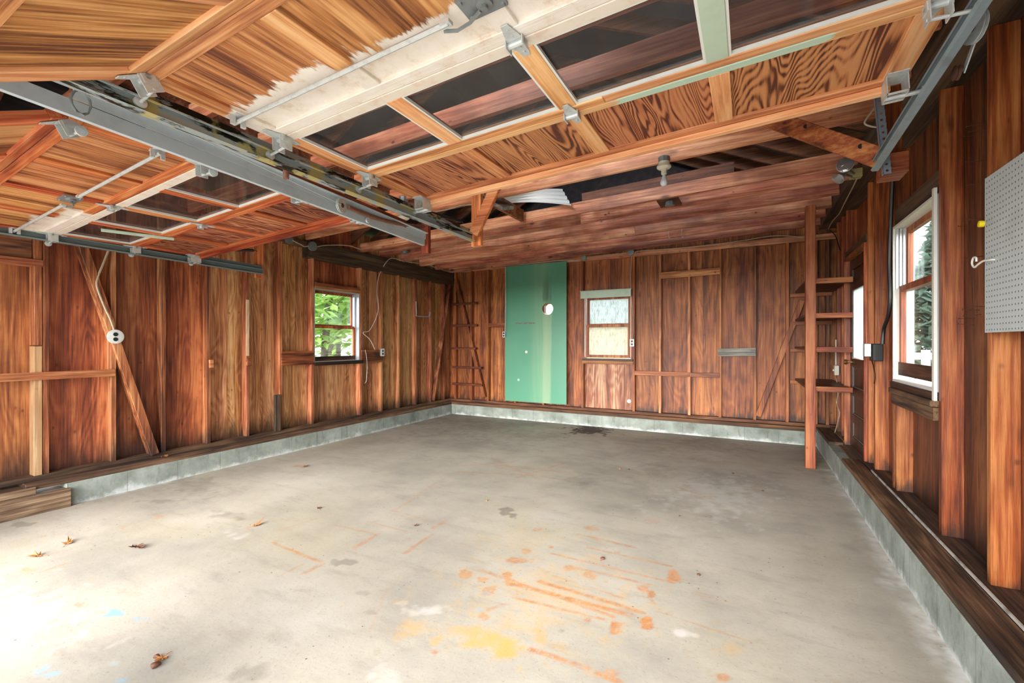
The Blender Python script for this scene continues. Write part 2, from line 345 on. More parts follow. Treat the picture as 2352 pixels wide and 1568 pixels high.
    def att(nm):
        a = N.new('ShaderNodeAttribute'); a.attribute_name = nm; s = N.new('ShaderNodeSeparateColor'); L.new(a.outputs['Color'], s.inputs[0]); return s.outputs
    a, b = att('stain_light_a'), att('stain_b')
    base = ramp(nt, noi(nt, tc, 1.1, 6, .6), [(.30, S(146,142,133)), (.52, S(170,164,151)), (.72, S(184,179,168))])
    base = mix(nt, math_(nt, 'MULTIPLY', ss(nt, noi(nt, mapping(nt, tc, (1.5, 5, 1)), 1.6, 6, .65), .5, .72), .32), base, S(128,120,112))
    base = mix(nt, math_(nt, 'MULTIPLY', ss(nt, noi(nt, tc, .8, 3), .5, .7), .3), base, S(176,166,134))
    base = mix(nt, math_(nt, 'MULTIPLY', ss(nt, noi(nt, tc, 55, 5, .75), .56, .68), .5), base, S(124,112,96))
    base = mix(nt, math_(nt, 'MULTIPLY', ss(nt, noi(nt, tc, 9, 6, .75), .54, .7), .35), base, S(150,136,112))
    base = mix(nt, math_(nt, 'MULTIPLY', ss(nt, noi(nt, mapping(nt, tc, (30, 2, 1)), 1, 4, .7), .64, .74), .10), base, S(206,204,198))
    c = mix(nt, b[1], base, S(206,205,202))
    c = mix(nt, math_(nt, 'MULTIPLY', a[1], .85), c, S(198,156,80))
    c = mix(nt, math_(nt, 'MULTIPLY', math_(nt, 'MULTIPLY', a[0], .85), ss(nt, noi(nt, tc, 45, 4, .7), .25, .55)), c, ramp(nt, noi(nt, tc, 14, 4), [(.35, S(166,98,42)), (.65, S(194,132,66))]))
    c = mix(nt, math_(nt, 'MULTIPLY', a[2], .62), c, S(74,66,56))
    c = mix(nt, math_(nt, 'MULTIPLY', b[0], .8), c, S(120,176,206))
    vo = N.new('ShaderNodeTexVoronoi'); vo.inputs['Scale'].default_value = 16; L.new(tc, vo.inputs['Vector'])
    c = mix(nt, math_(nt, 'MULTIPLY', ss(nt, vo.outputs['Distance'], .10, .06), math_(nt, 'MULTIPLY', ss(nt, noi(nt, tc, 2.4, 2), .5, .6), .7)), c, S(66,54,44))
    L.new(c, P.inputs['Base Color'])
    L.new(ss(nt, noi(nt, tc, 5, 4), -.6, 1.0), P.inputs['Roughness']); P.inputs['Specular IOR Level'].default_value = .35
    bp = N.new('ShaderNodeBump'); bp.inputs['Strength'].default_value = .2; bp.inputs['Distance'].default_value = .004
    L.new(noi(nt, tc, 40, 6, .7), bp.inputs['Height']); L.new(bp.outputs[0], P.inputs['Normal'])
    me.materials.append(m); o = bpy.data.objects.new('floor', me); COL.objects.link(o); o['kind'] = 'structure'
build_floor()
def concrete():
    m, nt, N, L, P = newmat('kerb_concrete'); tc = N.new('ShaderNodeTexCoord').outputs['Object']
    pos = N.new('ShaderNodeNewGeometry').outputs['Position']; sp = N.new('ShaderNodeSeparateXYZ'); L.new(pos, sp.inputs[0])
    c = ramp(nt, noi(nt, pos, 4, 6, .65), [(.3, S(112,118,110)), (.55, S(146,154,146)), (.75, S(168,175,168))])
    c = mix(nt, math_(nt, 'MULTIPLY', ss(nt, noi(nt, mapping(nt, pos, (14, 14, 3)), 1, 5, .7), .55, .75), .6), c, S(90,88,78))
    z = math_(nt, 'ADD', sp.outputs[2], math_(nt, 'MULTIPLY', math_(nt, 'SUBTRACT', noi(nt, pos, 5, 5, .7), .5), .25))
    c = mix(nt, math_(nt, 'MULTIPLY', ss(nt, z, .045, -.02), .8), c, S(206,210,210))
    # joints between the blocks
    for i in (0, 1):
        fr = math_(nt, 'FRACT', math_(nt, 'DIVIDE', math_(nt, 'ADD', sp.outputs[i], 20), .42)); j = ss(nt, math_(nt, 'ABSOLUTE', math_(nt, 'SUBTRACT', fr, .5)), .012, .006)
        nrm = N.new('ShaderNodeSeparateXYZ'); L.new(N.new('ShaderNodeNewGeometry').outputs['Normal'], nrm.inputs[0])
        j = math_(nt, 'MULTIPLY', j, ss(nt, math_(nt, 'ABSOLUTE', nrm.outputs[1-i]), .5, .6))
        c = mix(nt, math_(nt, 'MULTIPLY', j, .45), c, S(96,98,90))
    L.new(c, P.inputs['Base Color']); P.inputs['Roughness'].default_value = .85
    bp = N.new('ShaderNodeBump'); bp.inputs['Strength'].default_value = .35; bp.inputs['Distance'].default_value = .006
    L.new(noi(nt, pos, 25, 6, .7), bp.inputs['Height']); L.new(bp.outputs[0], P.inputs['Normal']); return m
conc = concrete()
def struct(name, mb, mat, parent=None, **k):
    o = link(name, mb, mat, parent, **k)
    if parent is None: o['kind'] = 'structure'
    return o
struct('trim_kerb_left', B(KX0-.22, KX0, 1.62, KY1, -.02, KH), conc, bevel=.006)
struct('trim_kerb_back', B(KX0-.22, KX1+.22, KY1, KY1+.25, -.02, KH), conc, bevel=.006)
struct('trim_kerb_right', B(KX1, KX1+.36, .4, KY1, -.02, .225), conc, bevel=.006)
# outdoors
def gmat(name, a, b, sc=3):
    m, nt, N, L, P = newmat(name); tc = N.new('ShaderNodeTexCoord').outputs['Object']
    L.new(mix(nt, noi(nt, tc, sc, 6, .7), a, b), P.inputs['Base Color']); P.inputs['Roughness'].default_value = .95; return m
struct('ground_grass', B(-40, 40, -40, 60, -.12, -.06), gmat('grass', S(52,70,30), S(86,104,50)))
struct('driveway', B(-7, 3, -14, .2, -.10, -.004), gmat('driveway_concrete', S(206,204,198), S(224,222,216)))

# ---------------------------------------------------------------- walls
LXF, LXS = -5.27, -5.36      # left wall: stud faces, sheathing
BYF, BYS = 7.36, 7.45        # back wall
RXF, RXS = 1.00, 1.10        # right wall
ZT_L, ZT_B, ZT_R = 2.56, 2.80, 2.92
zr = lambda y: 2.835+.0145*y      # underside of the right-hand header beam, rising towards the back
SP = .29                     # top of sole plate
def yL(u, X=LXF): return onX(u, 500, X).y
def yR(u, X=RXF): return onX(u, 500, X).y
def xB(u, Y=BYF): return onY(u, 500, Y).x
wl = root('wall_left', (LXS, 4, 0), kind='structure')
wb = root('wall_back', (-2, BYS, 0), kind='structure')
wr = root('wall_right', (RXS, 4, 0), kind='structure')
wf = root('wall_front', (-2, .2, 0), kind='structure')
# left wall: studs by their right-hand edges in view
Lst = [(97,113),(252,267),(365,381),(468,484),(559,573),(636,649),(703,721),(826,832),(868,879),(906,919),(947,958),(982,992),(1011,1023)]
LY = [(yL(b)-.04, yL(b)) for a, b in Lst]
wl_lo, wl_hi = onX(770, 829, LXF).z-.02, onX(770, 668, LXF).z+.02     # left window opening heights
wy0, wy1 = LY[6][1], LY[7][0]
for i, (a, b) in enumerate(LY):
    m = mLstud
    link('stud', B(LXF, LXS, a, b, SP, ZT_L+(.2 if i < 6 else .0)), m, wl, bevel=.002)
# sheathing boards per bay
edges = [.0]+[(a+b)/2 for a, b in LY]+[BYS+.03]
for i in range(len(edges)-1):
    e0, e1 = edges[i]+.001, edges[i+1]-.001; m = (mLply if i < 4 else mLboard)
    if i >= 8: m = mLboard
    if i == 7:
        link('sheathing', B(LXS, LXS-.015, e0, e1, KH, wl_lo), m, wl)
        link('sheathing', B(LXS, LXS-.015, e0, e1, wl_hi, 3.1), mLply, wl)
        link('sheathing', B(LXS, LXS-.015, e0, wy0, wl_lo, wl_hi), m, wl); link('sheathing', B(LXS, LXS-.015, wy1, e1, wl_lo, wl_hi), m, wl)
    elif e1-e0 > .42 and i >= 4:
        mid = (e0+e1)/2+.03; link('sheathing', B(LXS, LXS-.015, e0, mid-.001, KH, 3.1), m, wl); link('sheathing', B(LXS, LXS-.015, mid+.001, e1, KH, 3.1), m, wl)
    else: link('sheathing', B(LXS, LXS-.015, e0, e1, KH, 3.1), m, wl)
link('sole_plate', B(LXF+.005, LXS, .9, BYF, SP-.045, SP), mSillY, wl, bevel=.002)
link('sill_plate', B(KX0-.015, LXS-.02, 1.38, BYF, KH, SP-.045), mSillY, wl, bevel=.003)
link('top_plate', B(LXF, LXS, .2, 3.75, ZT_L+.2, ZT_L+.28), mLy, wl)
# dark header beam over the left wall
pb = onX(690, 560, KX0)
link('header_beam', B(KX0-.02, LXS, onX(712,560,KX0-.02).y, BYF, ZT_L-.01, ZT_L+.214), mDark, wl, bevel=.004)
link('header_beam', B(LXF+.03, LXS, .3, onX(712,560,KX0-.02).y-.005, ZT_L+.13, ZT_L+.20), mSillY, wl, bevel=.004)
# blocking in the left wall
def onleft(name, u0, u1, v0, v1, m, t=.02, X=LXF, par=wl):
    a = onX(u0, (v0+v1)/2, X); b = onX(u1, (v0+v1)/2, X); um = (u0+u1)/2
    return link(name, B(X, X+t, a.y, b.y, onX(um, v1, X).z, onX(um, v0, X).z), m, par, bevel=.002)
onleft('window_lintel', 722, 826, 655, 668, mLy)
zb = onX(130, 862, LXF).z
link('blocking', B(LXF, LXF+.035, .9, yL(262), zb-.03, zb+.035), mLy, wl, bevel=.003)
onleft('blocking', 645, 719, 806, 838, wood(dark=S(60,24,14), mid=S(140,72,38), light=S(180,110,64), axis='y', contour=4, knots=.5, blotch=.9))
onleft('blocking', 829, 878, 803, 832, wood(dark=S(70,28,16), mid=S(132,66,38), light=S(170,100,62), axis='y', contour=4, knots=.5, blotch=.8))
# front left corner: light coloured trimmer and header board of a closed opening
link('trimmer', B(LXF+.01, LXS, yL(77), yL(96), SP, onX(88, 795, LXF).z), wood(dark=S(150,116,76), mid=S(166,132,96), light=S(196,166,126), axis='z', contour=3, knots=.2, blotch=.3), wl, bevel=.002)
link('trimmer', B(LXF+.01, LXS, yL(77), yL(96), onX(88, 793, LXF).z, 2.76), mLstud, wl, bevel=.002)
zz = onX(60, 602, LXF).z
link('header', B(LXF+.02, LXS, .9, yL(98), zz-.025, zz+.03), mLy, wl, bevel=.002)
link('board', B(LXF-.02, LXF-.05, .9, yL(75), zz+.03, 2.8), wood(dark=S(60,34,22), mid=S(124,78,48), light=S(164,116,78), axis='y', contour=8, knots=.2, blotch=.3), wl)
link('diagonal_brace', MB().bar(onX(178, 540, LXF-.02), onX(352, 1042, LXF-.02), .07, .09, (1,0,0)), mLstud, wl, bevel=.003)
link('diagonal_brace', MB().bar(onX(1034, 640, LXF-.0), onX(994, 920, LXF-.0), .03, .09, (1,0,0)), mLstud, wl, bevel=.003)
link('stud_scrap', B(LXF, LXF+.035, yL(628), yL(641), SP, onX(634, 906, LXF).z), mDarkZ, wl, bevel=.003)
for (u0, u1, v0, v1) in [(479,488,826,844),(565,574,823,840)]: onleft('blocking', u0, u1, v0, v1, mLy, .03)
link('batten', B(LXF, LXF+.008, yL(565), yL(571.5), onX(568, 817, LXF).z, onX(568, 688, LXF).z), wood(dark=S(190,150,110), mid=S(214,180,140), light=S(232,206,172), axis='z', knots=0, blotch=.1), wl)

# back wall
Bst = [(1041,1047),(1078,1084),(1115,1122),(1178,1185),(1244,1250),(1333,1340),(1451,1458),(1512,1519),(1579,1586),(1650,1657),(1729,1737),(1804,1812),(1868,1878),(1895,1905)]
BX = [(xB(b)-.04, xB(b)) for a, b in Bst]
bw = (BX[5][1], BX[6][0]); bz0, bz1 = onY(1395, 826, BYF).z, onY(1395, 677, BYF).z
hole = onY(1257, 709, KY1+.03); hr = .105
for i, (a, b) in enumerate(BX):
    link('stud', B(a, b, BYF, BYS, SP, ZT_B), mBstud if i not in (7, 8) else wood(dark=S(110,56,28), mid=S(170,104,60), light=S(216,156,104), axis='z', knots=.5), wb, bevel=.002)
ed = [LXS-.03]+[(a+b)/2 for a, b in BX]+[RXS+.03]
for i in range(len(ed)-1):
    e0, e1 = ed[i]+.001, ed[i+1]-.001
    if i == 6:
        link('sheathing', B(e0, e1, BYS, BYS+.015, KH, bz0), wood(dark=S(96,52,32), mid=S(150,92,60), light=S(200,160,124), axis='z', contour=7, knots=.5, blotch=.4), wb)
        link('sheathing', B(e0, e1, BYS, BYS+.015, bz1, 3.1), mBply, wb)
        link('sheathing', B(e0, bw[0], BYS, BYS+.015, bz0, bz1), mBply, wb); link('sheathing', B(bw[1], e1, BYS, BYS+.015, bz0, bz1), mBply, wb)
    elif e0 < hole.x < e1: link('sheathing', MB().plate_hole(BYS, BYS+.015, e0, e1, KH, 3.1, hole.x-.02, hole.z, hr-.01), mBply, wb)
    else: link('sheathing', B(e0, e1, BYS, BYS+.015, KH, 3.1), mBply, wb)
link('sole_plate', B(KX0-.09, RXS, BYF-.005, BYS, SP-.045, SP), mSillX, wb, bevel=.002)
link('sill_plate', B(KX0-.02, RXF, KY1+.01, BYS, KH, SP-.045), mSillX, wb, bevel=.003)
link('top_plate', B(KX0-.1, RXS, BYF, BYS, ZT_B, ZT_B+.08), mJoist, wb, bevel=.002)
def onback(name, u0, u1, v0, v1, m, t=.02, Y=BYF, par=wb):
    a = onY(u0, (v0+v1)/2, Y); b = onY(u1, (v0+v1)/2, Y); um = (u0+u1)/2
    return link(name, B(a.x, b.x, Y-t, Y, onY(um, v1, Y).z, onY(um, v0, Y).z), m, par, bevel=.002)
onback('blocking', 1122, 1160, 742, 751, mOrX)
onback('blocking', 1458, 1584, 853, 863, mBx); onback('blocking', 1586, 1653, 856, 866, mBx)
link('diagonal_brace', MB().bar(onY(1047, 640, BYF+.02), onY(1113, 912, BYF+.02), .07, .06, (0,-1,0)), mBstud, wb, bevel=.003)
link('diagonal_brace', MB().bar(onY(1842, 690, BYF+.02), onY(1741, 955, BYF+.02), .07, .05, (0,-1,0)), mBstud, wb, bevel=.003)
onback('window_lintel', 1340, 1451, 668, 680, mBx, .01)

# right wall
Y_A, Y_B = yR(2162), yR(2276)
rw = (yR(2157)+.04, yR(2052)); rz0, rz1 = 1.10, 2.30
dY0, dY1 = yR(1992), yR(1944)                   # service door opening
dZ1 = 2.36
Rst = [(Y_B-1.24, Y_B-1.20), (Y_B-.62, Y_B-.58), (Y_B, Y_B+.04), (Y_A, Y_A+.04), (rw[1], rw[1]+.04), (yR(2010), yR(2010)+.04), (dY0-.045, dY0), (dY1, dY1+.04), (dY1+.3, dY1+.34), (dY1+.62, dY1+.66)]
for a, b in Rst: link('stud', B(RXF, RXS, a, b, SP-.02, zr(a)), mRstud, wr, bevel=.002)
link('stud', B(RXF, RXS, yR(2048)-.13, yR(2048)-.09, SP-.02, rz0-.1), mRstud, wr, bevel=.002)
def rs(y0, y1, z0=KH, z1=3.2, m=None): link('sheathing', B(RXS, RXS+.015, y0, y1, z0, z1), m or mRply, wr)
rs(.0, Y_B-.58); rs(Y_B-.579, Y_B+.02); rs(Y_B+.021, Y_A+.02); rs(Y_A+.021, rw[1]+.02, KH, rz0); rs(Y_A+.021, rw[1]+.02, rz1, 3.2); rs(Y_A+.021, rw[0], rz0, rz1)
rs(rw[1]+.021, Rst[5][0]+.02, m=mRstud); rs(Rst[5][0]+.021, dY0, m=mRstud); rs(dY0+.001, dY1, dZ1, 3.2, mRstud)
yy = dY1
for k in range(7):
    y2 = min(yy+.155, BYS); rs(yy+.001, y2, m=(mRstud if k % 2 else mRply)); yy = y2
link('sole_plate', B(RXF-.03, RXS, .3, dY0, .23, .27), mSillY, wr, bevel=.002); link('sole_plate', B(RXF-.03, RXS, dY1, BYF, .23, .27), mSillY, wr, bevel=.002)
link('sill_plate', B(KX1+.005, RXF-.04, .3, dY0+.1, .225, .262), mSillY, wr, bevel=.004); link('sill_plate', B(KX1+.005, RXF-.04, dY1-.1, KY1, .225, .262), mSillY, wr, bevel=.004)
link('header_beam', MB().bar((.975, .2, zr(.2)+.10), (.975, BYF, zr(BYF)+.10), .26, .20), mDark, wr, bevel=.004)
link('window_header', B(RXF+.01, RXS, rw[0], rw[1], rz1+.02, rz1+.14), mDark, wr, bevel=.003)
link('door_header', B(RXF-.01, RXS, dY0, dY1, dZ1, dZ1+.08), mDark, wr, bevel=.003)
link('window_apron', B(RXF-.015, RXS, rw[0], rw[1], rz0-.17, rz0-.09), mSillY, wr, bevel=.003)

link('sill_seam', B(RXF-.039, RXF-.031, 1.4, 5.0, .262, .276), plain('white_residue', S(190,186,178), .8, 0, .8, 6, S(60,44,34)), wr)
# front wall with the two door openings (behind the camera)
mFr = mLply
for x0, x1 in [(-5.36, -4.92), (-2.38, -1.96), (.62, 1.1)]: link('sheathing', B(x0, x1, -.10, .03, -.0, 2.25), mFr, wf)
link('header', B(-5.36, 1.1, -.10, .03, 2.25, 3.3), mFr, wf)
for poly in ([(-5.6, -.08, 3.3), (-2.6, -.08, 3.3), (-2.6, -.08, 4.58)], [(-1.6, -.08, 3.3), (1.4, -.08, 3.3), (-1.6, -.08, 4.58)]): link('gable', MB().prism(poly, .05), mFr, wf)   # gap between them is an added opening that lets daylight into the attic
mg = MB(); mg.prism([(-5.6, BYS+.05, 2.9), (1.4, BYS+.05, 2.9), (1.4, BYS+.05, 3.2), (-2.1, BYS+.05, 4.8), (-5.6, BYS+.05, 3.0)], .03); link('gable', mg, mDeck, wb)

# ---------------------------------------------------------------- ceiling: joists, rafters, roof deck
ce = root('ceiling', (-2.1, 4, 2.8), kind='structure')
def zj(X): return 2.775+.029*(X+5.24)
JY = [.62, 1.09, 1.55, 2.02, 2.48, 2.95, 3.42, 3.90, 4.86, 5.27, 5.76, 6.25, 6.70, 7.15]
for k, y in enumerate(JY):
    a, b = Vector((-5.24, y+.13, zj(-5.24)+.07)), Vector((.842, y, zj(.842)+.07))
    if k == 3 or k == 9 or k == 11:
        mX = random.uniform(-2.6, -1.2); c = a.lerp(b, (mX-a.x)/(b.x-a.x))
        link('joist', MB().bar(a, c, .038, .14), mJoist, ce, bevel=.002); link('joist', MB().bar(c+Vector((.001,0,0)), b, .038, .14), mJoist, ce, bevel=.002)
    else: link('joist', MB().bar(a, b, .038, .132), mJoist, ce, bevel=.002)
# trimmers around the ceiling opening, doubled joist and an upper stringer
link('trimmer', B(-2.43, -2.39, 3.92, 4.84, zj(-2.4)+.0, zj(-2.4)+.14), mOrX, ce)
a = onY(1338, 455, 4.98); b = onY(1686, 384, 4.98)
link('stringer', MB().bar((a.x, 4.98, a.z), (b.x, 4.98, b.z), .04, .10), mRaft, ce)
RX, RZ = -2.1, 4.75
for y in JY:
    for (ex, ez) in ((-5.45, 2.93), (1.25, 3.17)):
        link('rafter', MB().bar((ex, y+.05, ez), (RX, y+.05, RZ), .04, .14, (0,0,1)), mRaft, ce)
for (ex, ez) in ((-5.75, 2.86), (1.55, 3.10)):
    s = 1 if ex > 0 else -1
    link('roof_deck', MB().bar(((ex), 3.75, ez+.09), (RX, 3.75, RZ+.10), 8.1, .025, (0,0,1)), mDeck, ce)
link('ridge_board', B(RX-.02, RX+.02, .2, BYS, RZ-.16, RZ+.04), mRaft, ce)
link('collar_tie', MB().bar((-4.3, 3.1, 3.0), (-2.6, 2.4, 4.3), .04, .09), mRaft, ce)
link('strongback', B(-3.3, -3.26, 1.0, 4.0, 2.93, 3.02), mRaft, ce)

# ---------------------------------------------------------------- sectional overhead doors
def paint_white(t0, amp, s0=-1., s1=99.):
    def f(nt, tc, vec, c):
        sp = nt.nodes.new('ShaderNodeSeparateXYZ'); nt.links.new(tc, sp.inputs[0])
        n = noi(nt, mapping(nt, tc, (14, 2.2, 1)), 1., 6, .72); n2 = noi(nt, tc, 2.2, 4, .6)
        y = math_(nt, 'ADD', sp.outputs[1], math_(nt, 'ADD', math_(nt, 'MULTIPLY', math_(nt, 'SUBTRACT', n, .5), amp), math_(nt, 'MULTIPLY', math_(nt, 'SUBTRACT', n2, .5), .38)))
        x = math_(nt, 'ADD', sp.outputs[0], math_(nt, 'MULTIPLY', math_(nt, 'SUBTRACT', n2, .5), 1.2))
        mk = math_(nt, 'MULTIPLY', ss(nt, y, t0, t0+.03), math_(nt, 'MULTIPLY', ss(nt, x, s0, s0+.08), ss(nt, x, s1, s1-.08)))
        wcol = ramp(nt, noi(nt, tc, 9, 6, .7), [(.25, S(196,172,148)), (.45, S(226,216,204)), (.8, S(236,232,226))])
        return mix(nt, mk, c, wcol)
    return f
def dmats(pal, p1, p2, t3, tag_, s0=-1, s1=99):
    D = {}
    D['rail'] = wood(**pal, axis='x', contour=4, knots=.25, blotch=.3, var=.12, key=tag_)
    D['stile'] = wood(**pal, axis='y', contour=4, knots=.15, blotch=.25, var=.12, key=tag_)
    D['rail3'] = wood(**pal, axis='x', contour=4, knots=.25, blotch=.3, var=.12, key=tag_+'p', paint=paint_white(t3, .22, s0, s1))
    D['stile3'] = wood(**pal, axis='y', contour=4, knots=.15, blotch=.25, var=.12, key=tag_+'p', paint=paint_white(t3, .25, s0, s1))
    D['panel1'] = wood(**p1, axis='y', contour=20, knots=.0, blotch=.15, var=.12, fig=1.1, key=tag_+'1', cw=.24)
    D['panel3'] = wood(**p2, axis='y', contour=5, knots=.0, blotch=.3, var=.15, fig=1.4, key=tag_+'3', paint=paint_white(t3, .30, s0, s1))
    D['panel4'] = wood(**p2, axis='y', contour=5, knots=.0, blotch=.3, var=.15, fig=1.6, key=tag_+'4')
    return D
whitewood = plain('flaking_white_paint', S(222,212,198), .6, 0, .35, 14, S(190,128,84))
pP1 = dict(dark=S(86,36,20), mid=S(176,108,66), light=S(196,132,86))
pP3 = dict(dark=S(96,44,20), mid=S(178,112,62), light=S(216,158,104))
D1 = dmats(PD, pP1, pP3, .29, 'a')
D2 = dmats(PDR, dict(dark=S(80,28,16), mid=S(136,62,36), light=S(190,130,90)), pP3, .36, 'b', -.6, .9)
SH, TK = .533, .035
def T(o, mb, name, mat, smooth=False, bevel=0): return link(name, mb, mat, o, shift=False, smooth=smooth, bevel=bevel)
def hinge_mesh(x, y0, flip=1):
    m = MB()
    m.prism([(x-.030, y0-.005, -.003), (x+.030, y0-.005, -.003), (x+.012, y0-.085*flip, -.003), (x-.012, y0-.085*flip, -.003)], .003)
    m.prism([(x-.030, y0+.005, -.003), (x+.030, y0+.005, -.003), (x+.012, y0+.085*flip, -.003), (x-.012, y0+.085*flip, -.003)], .003)
    m.tube([(x-.032, y0, -.012), (x+.032, y0, -.012)], .011, 10)
    for dx in (-.030, .030): m.box(x+dx-.002, x+dx+.002, y0-.022, y0+.022, -.030, -.001)
    for dy in (-.06, -.03, .03, .06): m.lathe((x, y0+dy, -.003), (0,0,-1), [(0, .006), (.004, .005)], 8)
    return m
def roller_hinge(x, y0, side):   # edge hinge with stem and roller that runs in the track
    m = hinge_mesh(x, y0)
    m.box(x-.028, x-.024, y0-.03, y0+.03, -.062, -.001); m.box(x+.024, x+.028, y0-.03, y0+.03, -.062, -.001)
    m.tube([(x-side*.03, y0, -.050), (x+side*.085, y0, -.062)], .006, 8)
    m.lathe((x+side*.082, y0, -.062), (side, 0, 0), [(0, .010), (.002, .021), (.012, .021), (.014, .010)], 16)
    return m
def top_bracket(x, y0, side):
    m = MB(); 
    m.box(x-.035, x+.035, y0-.11, y0-.004, -.004, 0)
    for dx in (-.035, .032): m.box(x+dx, x+dx+.003, y0-.09, y0+.0, -.075, 0)
    m.box(x-.035, x+.035, y0-.09, y0-.078, -.075, -.070); m.box(x-.035, x+.035, y0-.012, y0, -.075, -.070)
    m.tube([(x-side*.035, y0-.035, -.068), (x+side*.09, y0-.035, -.070)], .009, 8)
    m.lathe((x+side*.082, y0-.035, -.070), (side, 0, 0), [(0, .010), (.002, .021), (.012, .021), (.014, .010)], 16)
    return m
def make_door(name, label, OL, OR, D, tiltdeg, cols, glassm, n=4):
    OL, OR = Vector(OL), Vector(OR); W = (OR-OL).length; ex = (OR-OL).normalized()
    ey = Vector((0,1,0))-ex*ex.y; ey.normalize(); ez = ex.cross(ey)
    r = root(name, OL, label, 'garage door'); r['kind'] = 'thing'
    so, si = .085, .075
    inner = [so+(W-2*so)*k/n for k in range(1, n)]
    xs = [0, so]+sum([[x-si/2, x+si/2] for x in inner], [])+[W-so, W]
    panes = [(xs[i], xs[i+1]) for i in range(1, len(xs)-1, 2)]
    Y = [0, -SH, -2*SH, -3*SH]
    for k in range(4):
        M = Matrix((ex, ey, ez)).transposed().to_4x4()
        if k < 3: o_ = OL-ey*SH*(k+1); M.translation = o_-OL
        else:
            a = math.radians(tiltdeg); ey4 = ey*math.cos(a)+ez*math.sin(a); ez4 = ex.cross(ey4)
            M = Matrix((ex, ey4, ez4)).transposed().to_4x4(); M.translation = OL-ey*SH*3-ey4*SH-OL
        rb, rt = (.05, .058) if k else (.045, .075)
        if k == 1: rb, rt = .05, .05
        g = .0015
        fr = MB()
        body = D['rail3'] if k == 2 else D['rail']
        fr.box(0, W, g, rb, 0, TK)
        if k == 1:
            pass
        elif k: fr.box(0, W, SH-rt, SH-g, 0, TK)
        sec = link('door_section', fr, body, r, shift=False, bevel=.003); sec.matrix_local = M
        if k == 1:
            sec.data.materials[0] = whitewood if 'white' in cols else D['rail']
            if 'mint' in cols:
                T(sec, MB().box(0, W*.56, SH-rt, SH-g, 0, TK), 'rail', D['rail'], bevel=.003)
                T(sec, MB().box(W*.56+.001, W, SH-rt, SH-g, 0, TK), 'rail', D['rail'], bevel=.003)
            else: T(sec, MB().box(0, W, SH-rt, SH-g, 0, TK), 'rail', D['rail'], bevel=.003)
        if k == 0:      # stiffening batten along the top edge, notched at the stiles
            T(sec, MB().box(0, W, SH-rt, SH-g, 0, TK), 'rail', D['rail'], bevel=.003)
            T(sec, MB().box(.02, W-.05, SH-.035, SH+.004, -.030, -.0005), 'top_batten', D['rail'], bevel=.003)
            if 'mint' in cols:
                mm = wood(**PD, axis='x', contour=4, knots=.2, blotch=.3, key='mint', paint=lambda nt, tc, vec, c: mix(nt, ss(nt, math_(nt, 'ADD', math_(nt, 'ABSOLUTE', math_(nt, 'SUBTRACT', (lambda sp: (nt.links.new(tc, sp.inputs[0]), sp.outputs[0])[1])(nt.nodes.new('ShaderNodeSeparateXYZ')), 1.80)), math_(nt, 'MULTIPLY', noi(nt, mapping(nt, tc, (5, 30, 1)), 1, 5, .7), .35)), .56, .53), c, S(184,208,186)))
                sec.data.materials[0] = mm
        # stiles
        for j in range(0, len(xs), 2):
            x0, x1 = xs[j], xs[j+1]; ms = D['stile3'] if k == 2 else D['stile']
            if 'mint' in cols and k == 1 and j == 6: ms = greenp
            ra = 0 if k == 1 and False else rb
            T(sec, MB().box(x0, x1, rb+.0005, SH-rt-.0005, 0.0005, TK-.001), 'stile', ms, bevel=.002)
        for j, (x0, x1) in enumerate(panes):
            if k == 1:
                T(sec, MB().box(x0, x1, rb, SH-rt, .018, .021), 'glass_pane', glassm)
                pt = MB(); b_ = .009
                for q in ((x0, x0+b_, rb, SH-rt), (x1-b_, x1, rb, SH-rt), (x0+b_, x1-b_, rb, rb+b_), (x0+b_, x1-b_, SH-rt-b_, SH-rt)): pt.box(q[0], q[1], q[2], q[3], .004, .0175)
                T(sec, pt, 'glazing_putty', white)
            else:
                T(sec, MB().box(x0-.001, x1+.001, rb-.001, SH-rt+.001, .014, .020), 'panel', D['panel1' if k == 0 else ('panel3' if k == 2 else 'panel4')])
        # hinges sit on this section's far edge (towards the next section)
        if k:
            T(sec, roller_hinge(.045, SH, -1), 'hinge', galv); T(sec, roller_hinge(W-.045, SH, 1), 'hinge', galv)
            if k < 3 or True: T(sec, hinge_mesh(inner[1], SH), 'hinge', galv)
        else:
            T(sec, top_bracket(.045, SH-.02, -1), 'top_roller_bracket', galv); T(sec, top_bracket(W-.045, SH-.02, 1), 'top_roller_bracket', galv)
        if k == 2:    # lock bar across the section with its guides and centre latch plate
            yb = SH*.62; cxm = W/2
            lb = MB()
            for x0, x1 in ((.02, cxm-.13), (cxm+.13, W-.02)): lb.tube([(x0, yb, -.020), (x1, yb+.0, -.020)], .009, 8)
            lb.box(cxm-.155, cxm-.12, yb-.012, yb+.012, -.026, -.014); lb.box(cxm+.12, cxm+.155, yb-.012, yb+.012, -.026, -.014)
            T(sec, lb, 'lock_bar', galv, True)
            for xg in (.05, W-.05):
                T(sec, MB().box(xg-.03, xg+.03, yb-.025, yb+.025, -.004, 0).box(xg-.006, xg+.006, yb-.03, yb-.012, -.04, 0).box(xg-.006, xg+.006, yb+.012, yb+.03, -.04, 0), 'bar_guide', galv)
            lp = MB().box(cxm-.075, cxm+.055, yb-.045, yb+.045, -.010, 0)
            lp.lathe((cxm, yb, -.01), (0,0,-1), [(0, .026), (.010, .024), (.012, .010), (.022, .010)], 16)
            for dx in (-.063, .043):
                for dy in (-.033, .033): lp.lathe((cxm+dx, yb+dy, -.01), (0,0,-1), [(0, .008), (.005, .006)], 8)
            lp.tube([(cxm-.16, yb+.02, -.022), (cxm-.12, yb+.035, -.026), (cxm-.07, yb+.03, -.024), (cxm-.02, yb+.01, -.02)], .006, 6)
